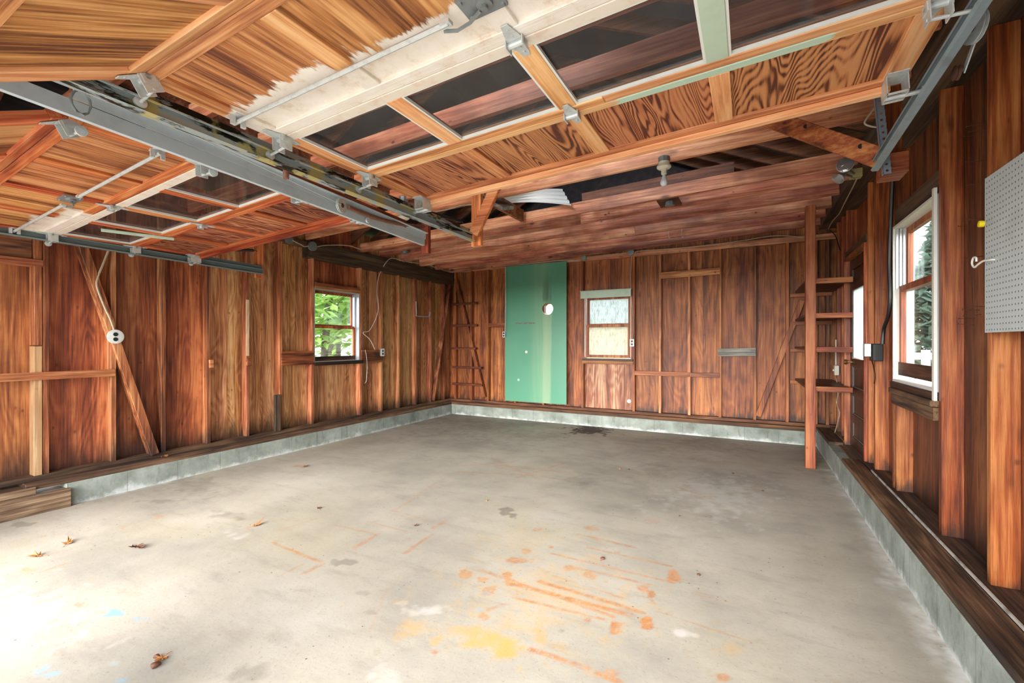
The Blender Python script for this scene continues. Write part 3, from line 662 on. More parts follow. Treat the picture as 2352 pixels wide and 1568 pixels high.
            T(sec, lp, 'latch_plate', boxg, bevel=0)
    return r
door1 = make_door('sectional_garage_door', 'raised wooden overhead door with peeling white and mint green paint, right of the two', (-1.925, 2.385, 2.335), (.565, 2.385, 2.465), D1, 29, ('white', 'mint'), glassD)
door2 = make_door('sectional_garage_door', 'raised wooden overhead door with red-brown frame, left of the two, by the left wall', (-4.84, 2.50, 2.255), (-2.42, 2.385, 2.335), D2, 26, ('white',), glassD)
# mint strip board lying in the left-hand window of the second door
p = Vector((-4.35, 1.52, 2.30)); q = Vector((-4.30, 2.02, 2.30))
tag(link('painted_strip', MB().bar(onZ(232, 528, 2.262), onZ(400, 549, 2.262), .03, .02), greenp, bevel=.002), 'thin pale painted wooden strip lying across a window of the left overhead door', 'wood strip')

# tracks
def track(label, X0, X1, Z0, Z1, Yend, opening, ycurve=.78, R=.38, oily=False, mt=None):
    X = lambda y: X0+(X1-X0)*(y-ycurve)/(Yend-ycurve); Zf = lambda y: Z0+(Z1-Z0)*(y-ycurve)/(Yend-ycurve)
    path = [Vector((X(Yend), Yend, Zf(Yend))), Vector((X(1.9), 1.9, Zf(1.9))), Vector((X0, ycurve, Z0))]
    for k in range(1, 9):
        a = math.pi/2*k/8; path.append(Vector((X0, ycurve-R*math.sin(a), Z0-R*(1-math.cos(a)))))
    path.append(Vector((X0, ycurve-R, .02)))
    s = opening      # +1: channel opens towards +X
    prof = [(-.0*s, .028), (.020*s, .028), (.020*s, .022), (.022*s, .026), (.022*s, .031), (-.003*s, .031), (-.003*s, -.031), (.022*s, -.031), (.030*s, -.022), (.027*s, -.020), (.020*s, -.028), (0, -.028)]
    vs = []; n = len(prof)
    for i, p in enumerate(path):
        t = (path[min(i+1, len(path)-1)]-path[max(i-1, 0)]).normalized(); nr = Vector((0, t.z, -t.y))
        if nr.z < 0: nr = -nr
        if i >= 3 and nr.y > 0 and abs(nr.z) < .05: nr = -nr if (nr.y > 0) else nr
        nr = Vector((0, -t.z, t.y)); nr = nr if t.y < 0 and False else -nr
        for px, pz in prof: vs.append(p+Vector((px, 0, 0))+nr*pz)
    fs = []
    for i in range(len(path)-1):
        for k in range(n): k2 = (k+1) % n; fs.append((i*n+k, i*n+k2, (i+1)*n+k2, (i+1)*n+k))
    fs += [tuple(range(n)), tuple((len(path)-1)*n+k for k in range(n))[::-1]]
    m = MB().add(vs, fs)
    # stiffening angle bolted along the horizontal run
    a0, a1 = path[2]+Vector((0, .25, 0)), path[0]
    m.bar(a0+Vector((-.012*s, 0, .045)), a1+Vector((-.012*s, 0, .045)), .003, .05); m.bar(a0+Vector((-.026*s, 0, .069)), a1+Vector((-.026*s, 0, .069)), .03, .003)
    mat = oilmat if oily else (mt or galvD)
    return tag(link('door_track', m, mat), label, 'door track')
def oil():
    m, nt, N, L, P = newmat('oily_track'); tc = N.new('ShaderNodeTexCoord').outputs['Object']
    n = noi(nt, mapping(nt, tc, (18, 3, 18)), 1, 6, .7)
    c = mix(nt, ss(nt, n, .50, .56), S(166,178,180), S(34,30,18)); c = mix(nt, ss(nt, noi(nt, tc, 7, 4), .54, .62), c, S(190,180,124))
    L.new(c, P.inputs['Base Color']); P.inputs['Metallic'].default_value = .4; P.inputs['Roughness'].default_value = .42; return m
oilmat = oil()
track('oil-stained steel track along the left edge of the right overhead door', -1.985, -1.95, 2.275, 2.235, 3.02, 1, ycurve=.58, R=.30, oily=True)
track('grey steel track along the right edge of the right overhead door, near the right wall', .625, .608, 2.47, 2.345, 3.02, -1, mt=plain('track_blue_grey', S(128,144,152), .42, .1, .35, 7, S(70,66,50)))
track('light grey steel track along the right edge of the left overhead door', -2.35, -2.415, 2.335, 2.25, 3.0, -1, ycurve=.50)
tag(link('track_backing_board', MB().bar((-2.36, .75, 2.335+.075), (-2.405, 2.75, 2.26+.078), .022, .06), wood(dark=S(80,36,20), mid=S(136,66,40), light=S(170,100,64), axis='y', knots=.2), bevel=.002), 'thin red-brown board fixed above the light grey track', 'board')
track('dark green-grey steel track running along the left wall', -4.90, -4.83, 2.24, 2.195, 3.15, 1, mt=plain('track_dark_green', S(104,120,122), .42, .1, .3, 9))

# hangers and braces at the track ends
def timber(name, mb, mat, label, cat='wooden hanger', bevel=.003): return tag(link(name, mb, mat, bevel=bevel), label, cat)
mHz = wood(dark=S(140,60,26), mid=S(206,116,62), light=S(232,160,104), axis='z', contour=4, knots=.5, blotch=.35)
mHz2 = wood(dark=S(110,44,20), mid=S(168,78,40), light=S(200,116,70), axis='z', contour=4, knots=.3, blotch=.35)
hx, hy = -1.905, 3.03
timber('track_hanger', B(hx-.075, hx+.015, hy+.02, hy+.058, onY(1070, 566, hy).z, 2.99), mHz, 'orange wooden hanger post holding the oil-stained track end')
pt0, pt1 = onY(1092, 540, hy+.0), onY(1165, 385, hy+.0)
timber('diagonal_brace', MB().bar((pt0.x, hy-.02, pt0.z), (pt1.x+.06, hy-.02, pt1.z+.12), .037, .085, (0,0,1)), wood(dark=S(150,70,32), mid=S(212,128,76), light=S(236,170,116), axis='x', contour=4, knots=.8), 'diagonal orange wooden brace beside the hanger post of the right door', 'wooden brace')
timber('track_hanger', B(-2.47, -2.395, 3.02, 3.06, onY(988, 580, 3.02).z, 2.95), mHz2, 'reddish wooden hanger post holding the light grey track of the left door')
pl = onX(592, 640, -4.84)
timber('track_hanger', B(-4.91, -4.87, 3.10, 3.19, onX(592, 637, -4.86).z, 2.82), mHz, 'short splintered hanger post at the left wall track end')
# right side: plank with two dark knots, perforated angle, end block
a = onY(1765, 283, 3.30); b = onY(2030, 392, 3.08)
pk = MB().bar((a.x, a.y, a.z+.03), (b.x, b.y, b.z+.06), .037, .10, (0,0,1))
hb = root('diagonal_brace', (b.x, b.y, b.z), 'orange plank with two dark knots bracing the right track end', 'wooden brace')
pko = link('plank', pk, mOrX, hb, bevel=.003)
def onplank(f, dz):
    p0 = Vector((a.x, a.y, a.z+.03)); p1 = Vector((b.x, b.y, b.z+.06)); return p0.lerp(p1, f)+Vector((0, -.0195, dz))
for f, dz in ((.36, .025), (.82, .02)):
    link('knot', MB().lathe(onplank(f, dz), (0,-1,0), [(0, .014), (.002, .013)], 16), plain('knot_%d' % int(f*100), S(30,22,28), .6), hb)
pa0, pa1 = onY(2016, 222, 3.02), onY(2040, 397, 3.02)
def perf():
    m = MB(); p0, p1 = Vector((pa0.x, 3.03, pa0.z+.1)), Vector((pa1.x, 3.03, pa1.z)); d = (p1-p0); n = 15; wv = .017
    for k in range(n):          # strip with a real row of holes: each link is a plate around a hole
        c = p0+d*((k+.5)/n); h = d.length/n/2; r = .0065
        A = [2*math.pi*i/16 for i in range(16)]; vs = []
        for y in (0, .003):
            for q in A: vs.append(c+Vector((r*math.cos(q), y, r*math.sin(q))))
            for q in A:
                dx, dz = math.cos(q), math.sin(q); kk = min(wv/max(abs(dx), 1e-6), h/max(abs(dz), 1e-6)); vs.append(c+Vector((dx*kk, y, dz*kk)))
        fs = []
        for i in range(16):
            j = (i+1) % 16; fs += [(i, j, 16+j, 16+i), (32+i, 48+i, 48+j, 32+j), (i, 32+i, 32+j, j), (16+i, 16+j, 48+j, 48+i)]
        m.add(vs, fs)
    m.bar(p0+Vector((-wv, .015, 0)), p1+Vector((-wv, .015, 0)), .003, .03, (0,1,0))
    return m
tag(link('perforated_angle', perf(), plain('angle_steel', S(150,162,176), .4, .6, .15)), 'perforated blue-grey steel angle hanging at the right track end', 'steel angle')
bk0, bk1 = onY(2030, 400, 3.06), onY(2088, 345, 3.06)
timber('end_block', B(bk0.x, bk1.x, 3.05, 3.22, bk0.z, bk1.z), mOrX, 'orange wooden block behind the perforated steel angle', 'wood block')
timber('hanger_post', B(bk0.x+.005, bk0.x+.085, 3.09, 3.13, bk1.z+.002, 3.0), mRstud, 'red-brown hanger post rising from the block at the right track end', 'wooden hanger')

# springs, pulleys and cables
def spring(name, p, q, r, mat, label, sag=0.):
    p, q = Vector(p), Vector(q); m = MB(); n = 60; pts = []; rr = []
    for i in range(n*2+1):
        t = i/(n*2); pts.append(p.lerp(q, t)-Vector((0, 0, sag*4*t*(1-t)))); rr.append(r*(1. if i % 2 else .86))
    m.tube(pts, rr, 10); m.tube([pts[-1], pts[-1]+(q-p).normalized()*.03, pts[-1]+(q-p).normalized()*.045+Vector((0,0,-.015))], .004, 6)
    return tag(link(name, m, mat, smooth=True), label, 'spring')
s1a, s1b = onX(800, 476, -2.36), onY(973, 520, 2.99)
spring('extension_spring', s1a, s1b, .016, springm, 'brown extension spring stretched beside the light grey track', .03)
spring('extension_spring', onX(985, 488, -1.99), onY(1058, 508, 3.03), .014, springd, 'dark extension spring ending at the orange hanger post')
spring('extension_spring', onX(478, 572, -4.80), onX(582, 575, -4.84)+Vector((0, .0, 0)), .016, springd, 'dark extension spring by the left wall track')
def pulley(c, ax, r, label, name='pulley'):
    rt = root(name, c, label, 'pulley'); ax = Vector(ax).normalized(); c = Vector(c)
    link('wheel', MB().lathe(c-ax*.008, ax, [(0, r*.8), (.001, r), (.004, r), (.007, r*.8), (.009, r*.8), (.012, r), (.015, r), (.016, r*.8)], 28), galv, rt, smooth=True)
    link('hub', MB().lathe(c-ax*.013, ax, [(0, r*.2), (.002, r*.3), (.024, r*.3), (.026, r*.2)], 14), rusty, rt, smooth=True)
    return rt
pulley(onX(784, 472, -2.335), (1, .25, 0), .047, 'steel cable pulley hanging on the light grey track')
pc = onX(2240, 62, .68); prt = pulley(pc, (-1, -.25, 0), .052, 'large steel pulley wheel with a small dark roller beside the right track')
link('strap', MB().bar(pc+Vector((.012,0,0)), pc+Vector((.012,.13,-.085)), .004, .022, (0,.6,1)), galv, prt)
link('small_roller', MB().lathe(pc+Vector((.0, .13, -.085)), (-1,-.1,0), [(0,.022),(.002,.026),(.006,.022),(.010,.022),(.014,.026),(.016,.022)], 20), rusty, prt, smooth=True)
def cable(name, pts, r, mat, label, cat='cable'): return tag(link(name, MB().tube(pts, r, 6), mat, smooth=True), label, cat)
def spl(P, n=8):
    P = [Vector(p) for p in P]; out = []
    for i in range(len(P)-1):
        p0 = P[max(i-1, 0)]; p1 = P[i]; p2 = P[i+1]; p3 = P[min(i+2, len(P)-1)]
        for k in range(n):
            t = k/n; out.append(.5*((2*p1)+(-p0+p2)*t+(2*p0-5*p1+4*p2-p3)*t*t+(-p0+3*p1-3*p2+p3)*t**3))
    return out+[P[-1]]
cable('lift_cable', [onX(200, 195, -2.2), onX(784, 470, -2.30)], .0022, galv, 'thin steel lift cable running back to the pulley on the light grey track', 'cable')
lp = []
c0 = onX(186, 235, -2.2)
for k in range(30): a = k*.62; lp.append(c0+Vector((.006*math.sin(k), .028*math.cos(a), .045*math.sin(a)*(1+.1*math.sin(k*1.7)))))
cable('cable_loop', [onX(189, 195, -2.2)]+lp, .003, boxg, 'coiled grey cable end hanging beside the light grey track', 'cable')

# ---------------------------------------------------------------- windows and the service door
# left window (two sashes in an aluminium channel), in a box through the wall
def frame_yz(X0, X1, y0, y1, z0, z1, t):
    return MB().box(X0, X1, y0, y0+t, z0, z1).box(X0, X1, y1-t, y1, z0, z1).box(X0, X1, y0+t, y1-t, z0, z0+t).box(X0, X1, y0+t, y1-t, z1-t, z1)
def frame_xz(Y0, Y1, x0, x1, z0, z1, t):
    return MB().box(x0, x0+t, Y0, Y1, z0, z1).box(x1-t, x1, Y0, Y1, z0, z1).box(x0+t, x1-t, Y0, Y1, z0, z0+t).box(x0+t, x1-t, Y0, Y1, z1-t, z1)
y0, y1 = wy0+.004, wy1-.004; z0, z1 = wl_lo+.005, wl_hi-.005
w1 = root('window_1', (LXS, (y0+y1)/2, z0), kind='structure')
link('window_frame', frame_yz(LXF-.005, LXS-.06, y0, y1, z0, z1, .018), alum, w1)
zm = onX(770, 750, LXS+.02).z
for (za, zc, X, nm) in ((zm-.012, z1-.02, LXS-.03, 'upper_sash'), (z0+.02, zm+.012, LXS+.012, 'lower_sash')):
    s = link(nm, frame_yz(X, X-.03, y0+.02, y1-.02, za, zc, .04), mSash, w1); s_b = MB().box(X, X-.03, y0+.06, y1-.06, za+.04, za+.055)
    link('glass_pane', B(X-.013, X-.016, y0+.06, y1-.06, za+.04, zc-.04), glass, s)
link('jamb_track', B(LXS+.02, LXS-.03, y1-.045, y1-.022, zm, z1-.03), alum, w1)
link('dark_bottom_rail', B(LXS+.014, LXS+.018, y0+.03, y1-.03, z0+.02, z0+.085), mSill, w1)
link('window_sill', B(LXF+.03, LXS-.06, y0-.0, y1+.0, z0-.022, z0-.002), mSill, w1, bevel=.003)
link('window_sill_lip', B(LXF+.032, LXF+.045, y0-.02, y1+.03, z0-.035, z0+.015), mSill, w1)
# back window: frosted, wrinkled sheet behind the panes
def milky(name, a, b):
    m, nt, N, L, P = newmat(name); tc = N.new('ShaderNodeTexCoord').outputs['Object']
    n = noi(nt, mapping(nt, tc, (30, 1, 8)), 1, 6, .75, .5); c = mix(nt, ss(nt, n, .42, .66), a, b)
    tl = N.new('ShaderNodeBsdfTranslucent'); df = N.new('ShaderNodeBsdfDiffuse'); L.new(c, tl.inputs[0]); L.new(c, df.inputs[0])
    x = N.new('ShaderNodeMixShader'); x.inputs[0].default_value = .25; L.new(tl.outputs[0], x.inputs[1]); L.new(df.outputs[0], x.inputs[2]); L.new(x.outputs[0], N['Material Output'].inputs[0]); return m
milkA = milky('frosted_film', S(214,220,220), S(188,194,190)); milkB = milky('yellowed_film', S(226,222,208), S(204,200,186))
x0, x1 = bw[0]+.004, bw[1]-.004; z0, z1 = bz0+.004, bz1-.004
w2 = root('window_2', ((x0+x1)/2, BYS, z0), kind='structure')
link('window_frame', frame_xz(BYF-.005, BYS+.06, x0, x1, z0, z1, .016), mSash, w2)
for xx in (x0+.018, x1-.026): link('jamb_track', B(xx, xx+.012, BYF+.0, BYF+.03, z0+.04, z1-.03), white, w2)
zm = onY(1395, 747, BYS-.02).z
for (za, zc, Y, nm, mk) in ((zm-.015, z1-.018, BYS-.01, 'upper_sash', milkA), (z0+.03, zm+.015, BYS-.05, 'lower_sash', milkB)):
    s = link(nm, frame_xz(Y, Y+.03, x0+.034, x1-.034, za, zc, .045), mSash, w2)
    link('frosted_pane', B(x0+.079, x1-.079, Y+.013, Y+.016, za+.045, zc-.045), mk, s)
link('window_sill', B(x0-.02, x1+.02, BYF-.03, BYS+.06, z0-.02, z0+.012), mDarkX, w2, bevel=.003)
link('window_apron', B(x0-.02, x1+.02, BYF-.02, BYF-.001, z0-.075, z0-.021), mBx, w2, bevel=.003)
vx0, vx1 = onY(1333, 680, BYF-.08).x, onY(1449, 680, BYF-.08).x
va = root('window_pelmet', ((vx0+vx1)/2, BYF-.05, onY(1390, 685, BYF-.08).z), 'pale green painted pelmet board over the back window', 'pelmet'); va['kind'] = 'thing'
zv0, zv1 = onY(1390, 683, BYF-.08).z, onY(1390, 667, BYF-.08).z
link('face_board', B(vx0, vx1, BYF-.08, BYF-.062, zv0, zv1), greenp, va, bevel=.002); link('top_board', B(vx0-.01, vx1+.01, BYF-.085, BYF-.001, zv1+.001, zv1+.014), greenp, va, bevel=.002)
# right window: deep white reveal
y0, y1 = rw[0]+.003, rw[1]-.003; z0, z1 = rz0+.003, rz1-.003
w3 = root('window_3', (RXS, (y0+y1)/2, z0), kind='structure')
link('window_frame', frame_yz(RXF-.006, RXS+.02, y0, y1, z0, z1, .018), white, w3)
link('casing_edge', B(RXF-.02, RXF-.004, y0-.028, y0+.004, z0-.05, z1+.03), white, w3)
zm = onX(2100, 660, RXS).z
for (za, zc, X, nm) in ((zm-.02, z1-.02, RXF+.070, 'upper_sash'), (z0+.05, zm+.02, RXF+.028, 'lower_sash')):
    s = link(nm, frame_yz(X, X+.032, y0+.03, y1-.03, za, zc, .045), mSash, w3)
    link('glass_pane', B(X+.014, X+.017, y0+.075, y1-.075, za+.045, zc-.045), glass, s)
for k in range(3): link('jamb_track', B(RXF+.008+.021*k, RXF+.020+.021*k, y1-.040, y1-.019, zm, z1-.02), alum, w3)
link('dark_bottom_rail', B(RXF+.022, RXF+.0275, y0+.03, y1-.03, z0+.05, z0+.15), mSill, w3)
link('window_sill', B(RXF-.02, RXS+.04, y0-.0, y1+.01, z0-.045, z0-.002), mSill, w3, bevel=.003)
link('window_stool', B(RXF-.03, RXS+.0, y0-.0, y1+.01, z0-.09, z0-.05), mSillY, w3, bevel=.003)
# service door
d4 = root('door_1', (RXS, (dY0+dY1)/2, .2), kind='structure')
link('door_jamb', B(RXF-.025, RXS+.02, dY0, dY0+.03, .2, dZ1), mRstud, d4, bevel=.002); link('door_jamb', B(RXF-.025, RXS+.02, dY1-.03, dY1, .2, dZ1), mRstud, d4, bevel=.002)
link('door_jamb', B(RXF-.025, RXS+.02, dY0+.03, dY1-.03, dZ1-.03, dZ1), mRstud, d4)
link('threshold', B(KX1+.10, RXS+.02, dY0+.03, dY1-.03, .2, .232), mDark, d4, bevel=.004)
ya, yb = dY0+.034, dY1-.034; za, zb_ = .24, dZ1-.034; XD = RXF+.03
zl0, zl1 = onX(1965, 822, XD).z, onX(1965, 664, XD).z
dl = link('door_leaf', frame_yz(XD, XD+.04, ya, yb, za, zb_, .11), mDkRed, d4)
rl = MB()
for q in (zl1+.002, zl0-.10, zl0-.42, zl0-.72): rl.box(XD, XD+.04, ya+.11, yb-.11, q, q+.09)
link('door_rail', rl, mDkRed, d4)
tops = [(zl1+.092, zb_-.11), (zl0-.33, zl0-.10), (zl0-.63, zl0-.42), (za+.11, zl0-.72)]
for q0, q1 in tops:
    link('door_panel', B(XD+.016, XD+.026, ya+.11, yb-.11, q0, q1), mDkRed, d4)
link('door_window', B(XD+.012, XD+.016, ya+.11, yb-.11, zl0, zl1), milky('door_film', S(226,230,232), S(206,210,210)), d4)
for q0, q1 in tops[1:]:
    link('panel_moulding', frame_yz(XD+.010, XD+.016, ya+.108, yb-.108, q0, q1, .012), plain('greyed_edge', S(120,108,98), .8), d4)
for zz in (zb_-.22, zl0-.12, za+.22):
    link('door_hinge', MB().box(XD-.012, XD-.001, ya-.014, ya+.030, zz-.05, zz+.05).tube([(XD-.014, ya, zz-.052), (XD-.014, ya, zz+.052)], .007, 8), cream, d4)
kz = onX(1938, 830, XD-.05).z
link('door_handle', MB().lathe((XD, yb-.06, kz), (-1,0,0), [(0,.028),(.004,.028),(.006,.010),(.035,.010),(.038,.024),(.052,.030),(.066,.022),(.070,.006)], 20), brass, d4, smooth=True)

# ---------------------------------------------------------------- shelves, post, boards
px = onZ(1862, 1076); pw = .048
tag(link('support_post', B(px.x-pw, px.x+pw, px.y, px.y+.09, 0, 2.93), wood(**PR, axis='z', contour=5, knots=.6, blotch=.35, var=.1), bevel=.004), 'tall orange wooden post standing on the floor at the corner shelves', 'post')
shz = [onY(1900, v, px.y).z for v in (641, 722, 801, 893)]
pos_ = ['top shelf of the four corner shelves behind the post', 'second corner shelf from the top behind the post', 'third corner shelf from the top behind the post', 'lowest of the four corner shelves behind the post']
for k, z in enumerate(shz):
    r = root('corner_shelf', (.8, 6.7, z-.02), 'dark board '+pos_[k], 'shelf', 'corner shelves')
    xl = px.x-pw+.0
    link('shelf_board', B(xl+.01, RXF-.004, px.y+.095, BYF-.004, z-.012, z+.014), mDkRed, r)
    link('front_rail', B(px.x+pw+.001, RXF-.001, px.y+.04, px.y+.090, z-.036, z+.020), mOrX, r, bevel=.002)
    link('cleat', B(xl-.05, RXF-.004, BYF-.024, BYF-.005, z-.062, z-.014), mBx, r, bevel=.002)
# five rungs nailed between the studs in the back left corner
for k, (ua, ub, v) in enumerate([(1038,1096,699),(1039,1096,748),(1034,1093,800),(1040,1106,843),(1040,1108,881)]):
    a, b = onY(ua, v, BYF-.02), onY(ub, v, BYF-.02)
    tag(link('corner_rung', B(max(a.x, KX0-.06), b.x, BYF-.04, BYF-.003, a.z-.02, a.z+.025), wood(dark=S(60,24,12), mid=S(104,50,26), light=S(140,78,44), axis='x', knots=.2), bevel=.003),
        ['top', 'second', 'third', 'fourth', 'bottom'][k]+' of five short rungs nailed across the studs in the back left corner', 'rung', 'rungs in the back left corner')
def board_back(name, u0, v0, u1, v1, hpx, mat, label, t=.02, Y=BYF):
    a, b = onY(u0, v0, Y-.012), onY(u1, v1, Y-.012); d = 1030*1/(ray(u0, v0).x*0+1)
    h = hpx/FPX*(Y/ray((u0+u1)/2, v0).y); return tag(link(name, MB().bar((a.x, Y-t/2-.001, a.z), (b.x, Y-t/2-.001, b.z), t, h), mat, bevel=.002), label, 'board')
board_back('hanging_rail', 1514, 633, 1654, 622, 15, wood(dark=S(130,62,34), mid=S(190,112,68), light=S(226,158,108), axis='x', knots=.8), 'bright orange board nailed high across the back wall studs')
board_back('nailed_board', 1649, 809, 1736, 808, 18, mGrey, 'weathered grey board nailed to the back wall at mid height')
# green sheet with a stovepipe hole
gx0, gx1 = onY(1160, 700, KY1+.04).x, onY(1301, 700, KY1+.04).x; gz0, gz1 = onY(1300, 929, KY1+.04).z, onY(1230, 606, KY1+.04).z
def greenmat():
    m, nt, N, L, P = newmat('green_sheet'); geo = N.new('ShaderNodeNewGeometry').outputs['Position']; sp = N.new('ShaderNodeSeparateXYZ'); L.new(geo, sp.inputs[0])
    x = math_(nt, 'SUBTRACT', sp.outputs[0], hole.x); z = math_(nt, 'SUBTRACT', sp.outputs[2], hole.z)
    nz = noi(nt, mapping(nt, geo, (14, 1, .8)), 1, 5, .6)
    c = mix(nt, noi(nt, geo, 1.5, 3), S(84,150,122), S(104,162,132))
    ax = math_(nt, 'ABSOLUTE', math_(nt, 'ADD', x, math_(nt, 'MULTIPLY', math_(nt, 'SUBTRACT', nz, .5), .25)))
    c = mix(nt, math_(nt, 'MULTIPLY', ss(nt, math_(nt, 'ABSOLUTE', math_(nt, 'ADD', x, .14)), .26, .05), math_(nt, 'MULTIPLY', nz, .9)), c, S(140,178,142))
    below = math_(nt, 'MULTIPLY', ss(nt, ax, .10, .03), ss(nt, z, -.05, -.12)); c = mix(nt, math_(nt, 'MULTIPLY', below, .5), c, S(166,186,150))
    abv = math_(nt, 'MULTIPLY', ss(nt, ax, .10, .0), math_(nt, 'MULTIPLY', ss(nt, z, .08, .2), ss(nt, z, .75, .2))); c = mix(nt, math_(nt, 'MULTIPLY', abv, .75), c, S(62,88,72))
    L.new(c, P.inputs['Base Color']); P.inputs['Roughness'].default_value = .32; return m
gb = root('green_wall_sheet', ((gx0+gx1)/2, KY1+.05, gz0), 'tall green sheet with a round pipe hole leaning on the back wall', 'wall sheet'); gb['kind'] = 'thing'
link('sheet', MB().plate_hole(KY1+.04, KY1+.055, gx0, gx1, gz0, gz1, hole.x, hole.z, hr), greenmat(), gb)
link('hole_sleeve', (lambda m: m)(MB().add([(hole.x+(hr+.0*0)*math.cos(2*math.pi*k/40), y, hole.z+hr*math.sin(2*math.pi*k/40)) for y in (KY1+.056, BYS+.03) for k in range(40)], [(k, (k+1) % 40, 40+(k+1) % 40, 40+k) for k in range(40)])), mSash, gb)
sl = onY(1207, 742, KY1+.04)
ms = MB().box(sl.x-.195, sl.x+.19, KY1+.0385, KY1+.0399, sl.z-.005, sl.z+.005)
for k in range(13):
    if k in (4,): continue
    ms.box(sl.x-.19+.0295*k, sl.x-.19+.0295*k+.022, KY1+.036, KY1+.0395, sl.z-.012+.002*math.sin(k*5), sl.z+.012)
tag(link('clip_strip', ms, plain('strip_metal', S(110,106,92), .5, .4, .6, 60, S(222,214,186))), 'row of small worn metal clips on the green sheet', 'clip strip')
for (u, v, r, lb) in ((1209,808,.026,'cream round cap on the middle of the green sheet'), (1191,872,.024,'pale grey round cap low on the green sheet'), (1445,921,.032,'round white cover plate low on the wall under the back window')):
    Y = KY1+.039 if u < 1400 else BYS-.001; c = onY(u, v, Y)
    mb_ = MB().lathe((c.x, Y, c.z), (0,-1,0), [(0, r), (.004, r), (.006, r*.85)], 24)
    if u < 1400: link('round_cap', mb_, cream if u == 1209 else plain('cap_grey', S(170,196,184), .5), gb, smooth=True)['label'] = lb
    else: link('cover_plate', mb_, white, wb, smooth=True)['label'] = lb

# corrugated sheets and grey board laid on the joists
def corr(p00, p10, p01, p11, amp, n, label, thick=.002):
    P = [Vector(p) for p in (p00, p10, p01, p11)]; m = MB(); na, nb = 14, n*6; top = []
    for i in range(na+1):
        for j in range(nb+1):
            s, t = i/na, j/nb; q = (P[0]*(1-s)+P[1]*s)*(1-t)+(P[2]*(1-s)+P[3]*s)*t
            q = q+Vector((0, 0, -.05*math.sin(s*math.pi)*0+.06*s*(1-s)*2 + amp*(1 if (j % 6) in (0,1,2) else -1)*.5)); top.append(q)
    st = nb+1; fs = [(i*st+j, i*st+j+1, (i+1)*st+j+1, (i+1)*st+j) for i in range(na) for j in range(nb)]
    n0 = len(top); vs = top+[q+Vector((0,0,thick)) for q in top]
    fs += [(f[3]+n0, f[2]+n0, f[1]+n0, f[0]+n0) for f in fs]
    return tag(link('corrugated_sheet', m.add(vs, fs), plain('white_pvc', S(214,220,224), .4, 0, .05)), label, 'corrugated sheet')
zc = zj(-1.5)
Zq = lambda u, v, z: onZ(u, v, z)
corr(Zq(1140,470,zc+.20), Zq(1313,474,zc+.05), Zq(1160,452,zc+.20), Zq(1292,436,zc+.30), .018, 4, 'white corrugated sheet end drooping from the ceiling opening')
a, b = onZ(1115, 455, 2.62), onZ(1175, 484, 2.72)
a = onY(1090, 437, 4.05); b = onY(1168, 478, 3.82)
tag(link('grey_board', MB().bar(a, b, .13, .035, (0,-.3,1)), mGrey, bevel=.003), 'short weathered grey board sticking out below the joists by the corrugated sheet', 'board')

# pegboard and nail-hung bits on the right wall
pX = RXF-.012; pe = onX(2266, 410, pX); py1 = pe.y; pz0, pz1 = onX(2263, 764, pX).z, pe.z; py0 = py1-1.22
def pegmat():
    m, nt, N, L, P = newmat('pegboard'); geo = N.new('ShaderNodeNewGeometry').outputs['Position']; sp = N.new('ShaderNodeSeparateXYZ'); L.new(geo, sp.inputs[0])
    def cell(s, o): return math_(nt, 'SUBTRACT', math_(nt, 'FRACT', math_(nt, 'DIVIDE', math_(nt, 'ADD', s, o), .0254)), .5)
    d = math_(nt, 'SQRT', math_(nt, 'ADD', math_(nt, 'POWER', cell(sp.outputs[1], 10.01), 2.), math_(nt, 'POWER', cell(sp.outputs[2], 10.008), 2.)))
    c = mix(nt, math_(nt, 'MULTIPLY', ss(nt, noi(nt, geo, 5, 5, .6), .5, .75), .25), S(190,200,204), S(150,154,152))
    c = mix(nt, ss(nt, d, .13, .10), c, S(52,50,48)); L.new(c, P.inputs['Base Color']); P.inputs['Roughness'].default_value = .5
    bp = N.new('ShaderNodeBump'); bp.inputs['Distance'].default_value = .004; L.new(ss(nt, d, .08, .16), bp.inputs['Height']); L.new(bp.outputs[0], P.inputs['Normal']); return m
tag(link('pegboard', B(pX-.006, pX, py0, py1, pz0, pz1), pegmat()), 'grey painted pegboard panel on the right wall', 'pegboard')
ho = onX(2285, 596, pX-.006)
hk = [ho, ho+Vector((-.012, 0, 0)), ho+Vector((-.02, .05, .004)), ho+Vector((-.022, .10, -.004)), ho+Vector((-.022, .14, -.012)), ho+Vector((-.022, .165, .01)), ho+Vector((-.022, .15, .035)), ho+Vector((-.022, .12, .030)), ho+Vector((-.022, .118, .012))]
cable('peg_hook', spl(hk, 5), .0045, white, 'white wire peg hook at the left edge of the pegboard', 'hook')
yc = onX(2260, 514, RXF-.05)
tag(link('yellow_cap', MB().lathe((yc.x, yc.y, yc.z), (-1, 0, .1), [(0, .014), (.01, .015), (.018, .014), (.02, .008)], 18), plain('yellow_plastic', S(226,204,30), .4), smooth=True), 'small yellow plastic cap hung on a nail beside the pegboard', 'cap')
link_n = MB().lathe((0,0,0), (-1,0,0), [(0,.0018),(.07,.0018),(.0702,.0045),(.072,.0045)], 8)
nail0 = None
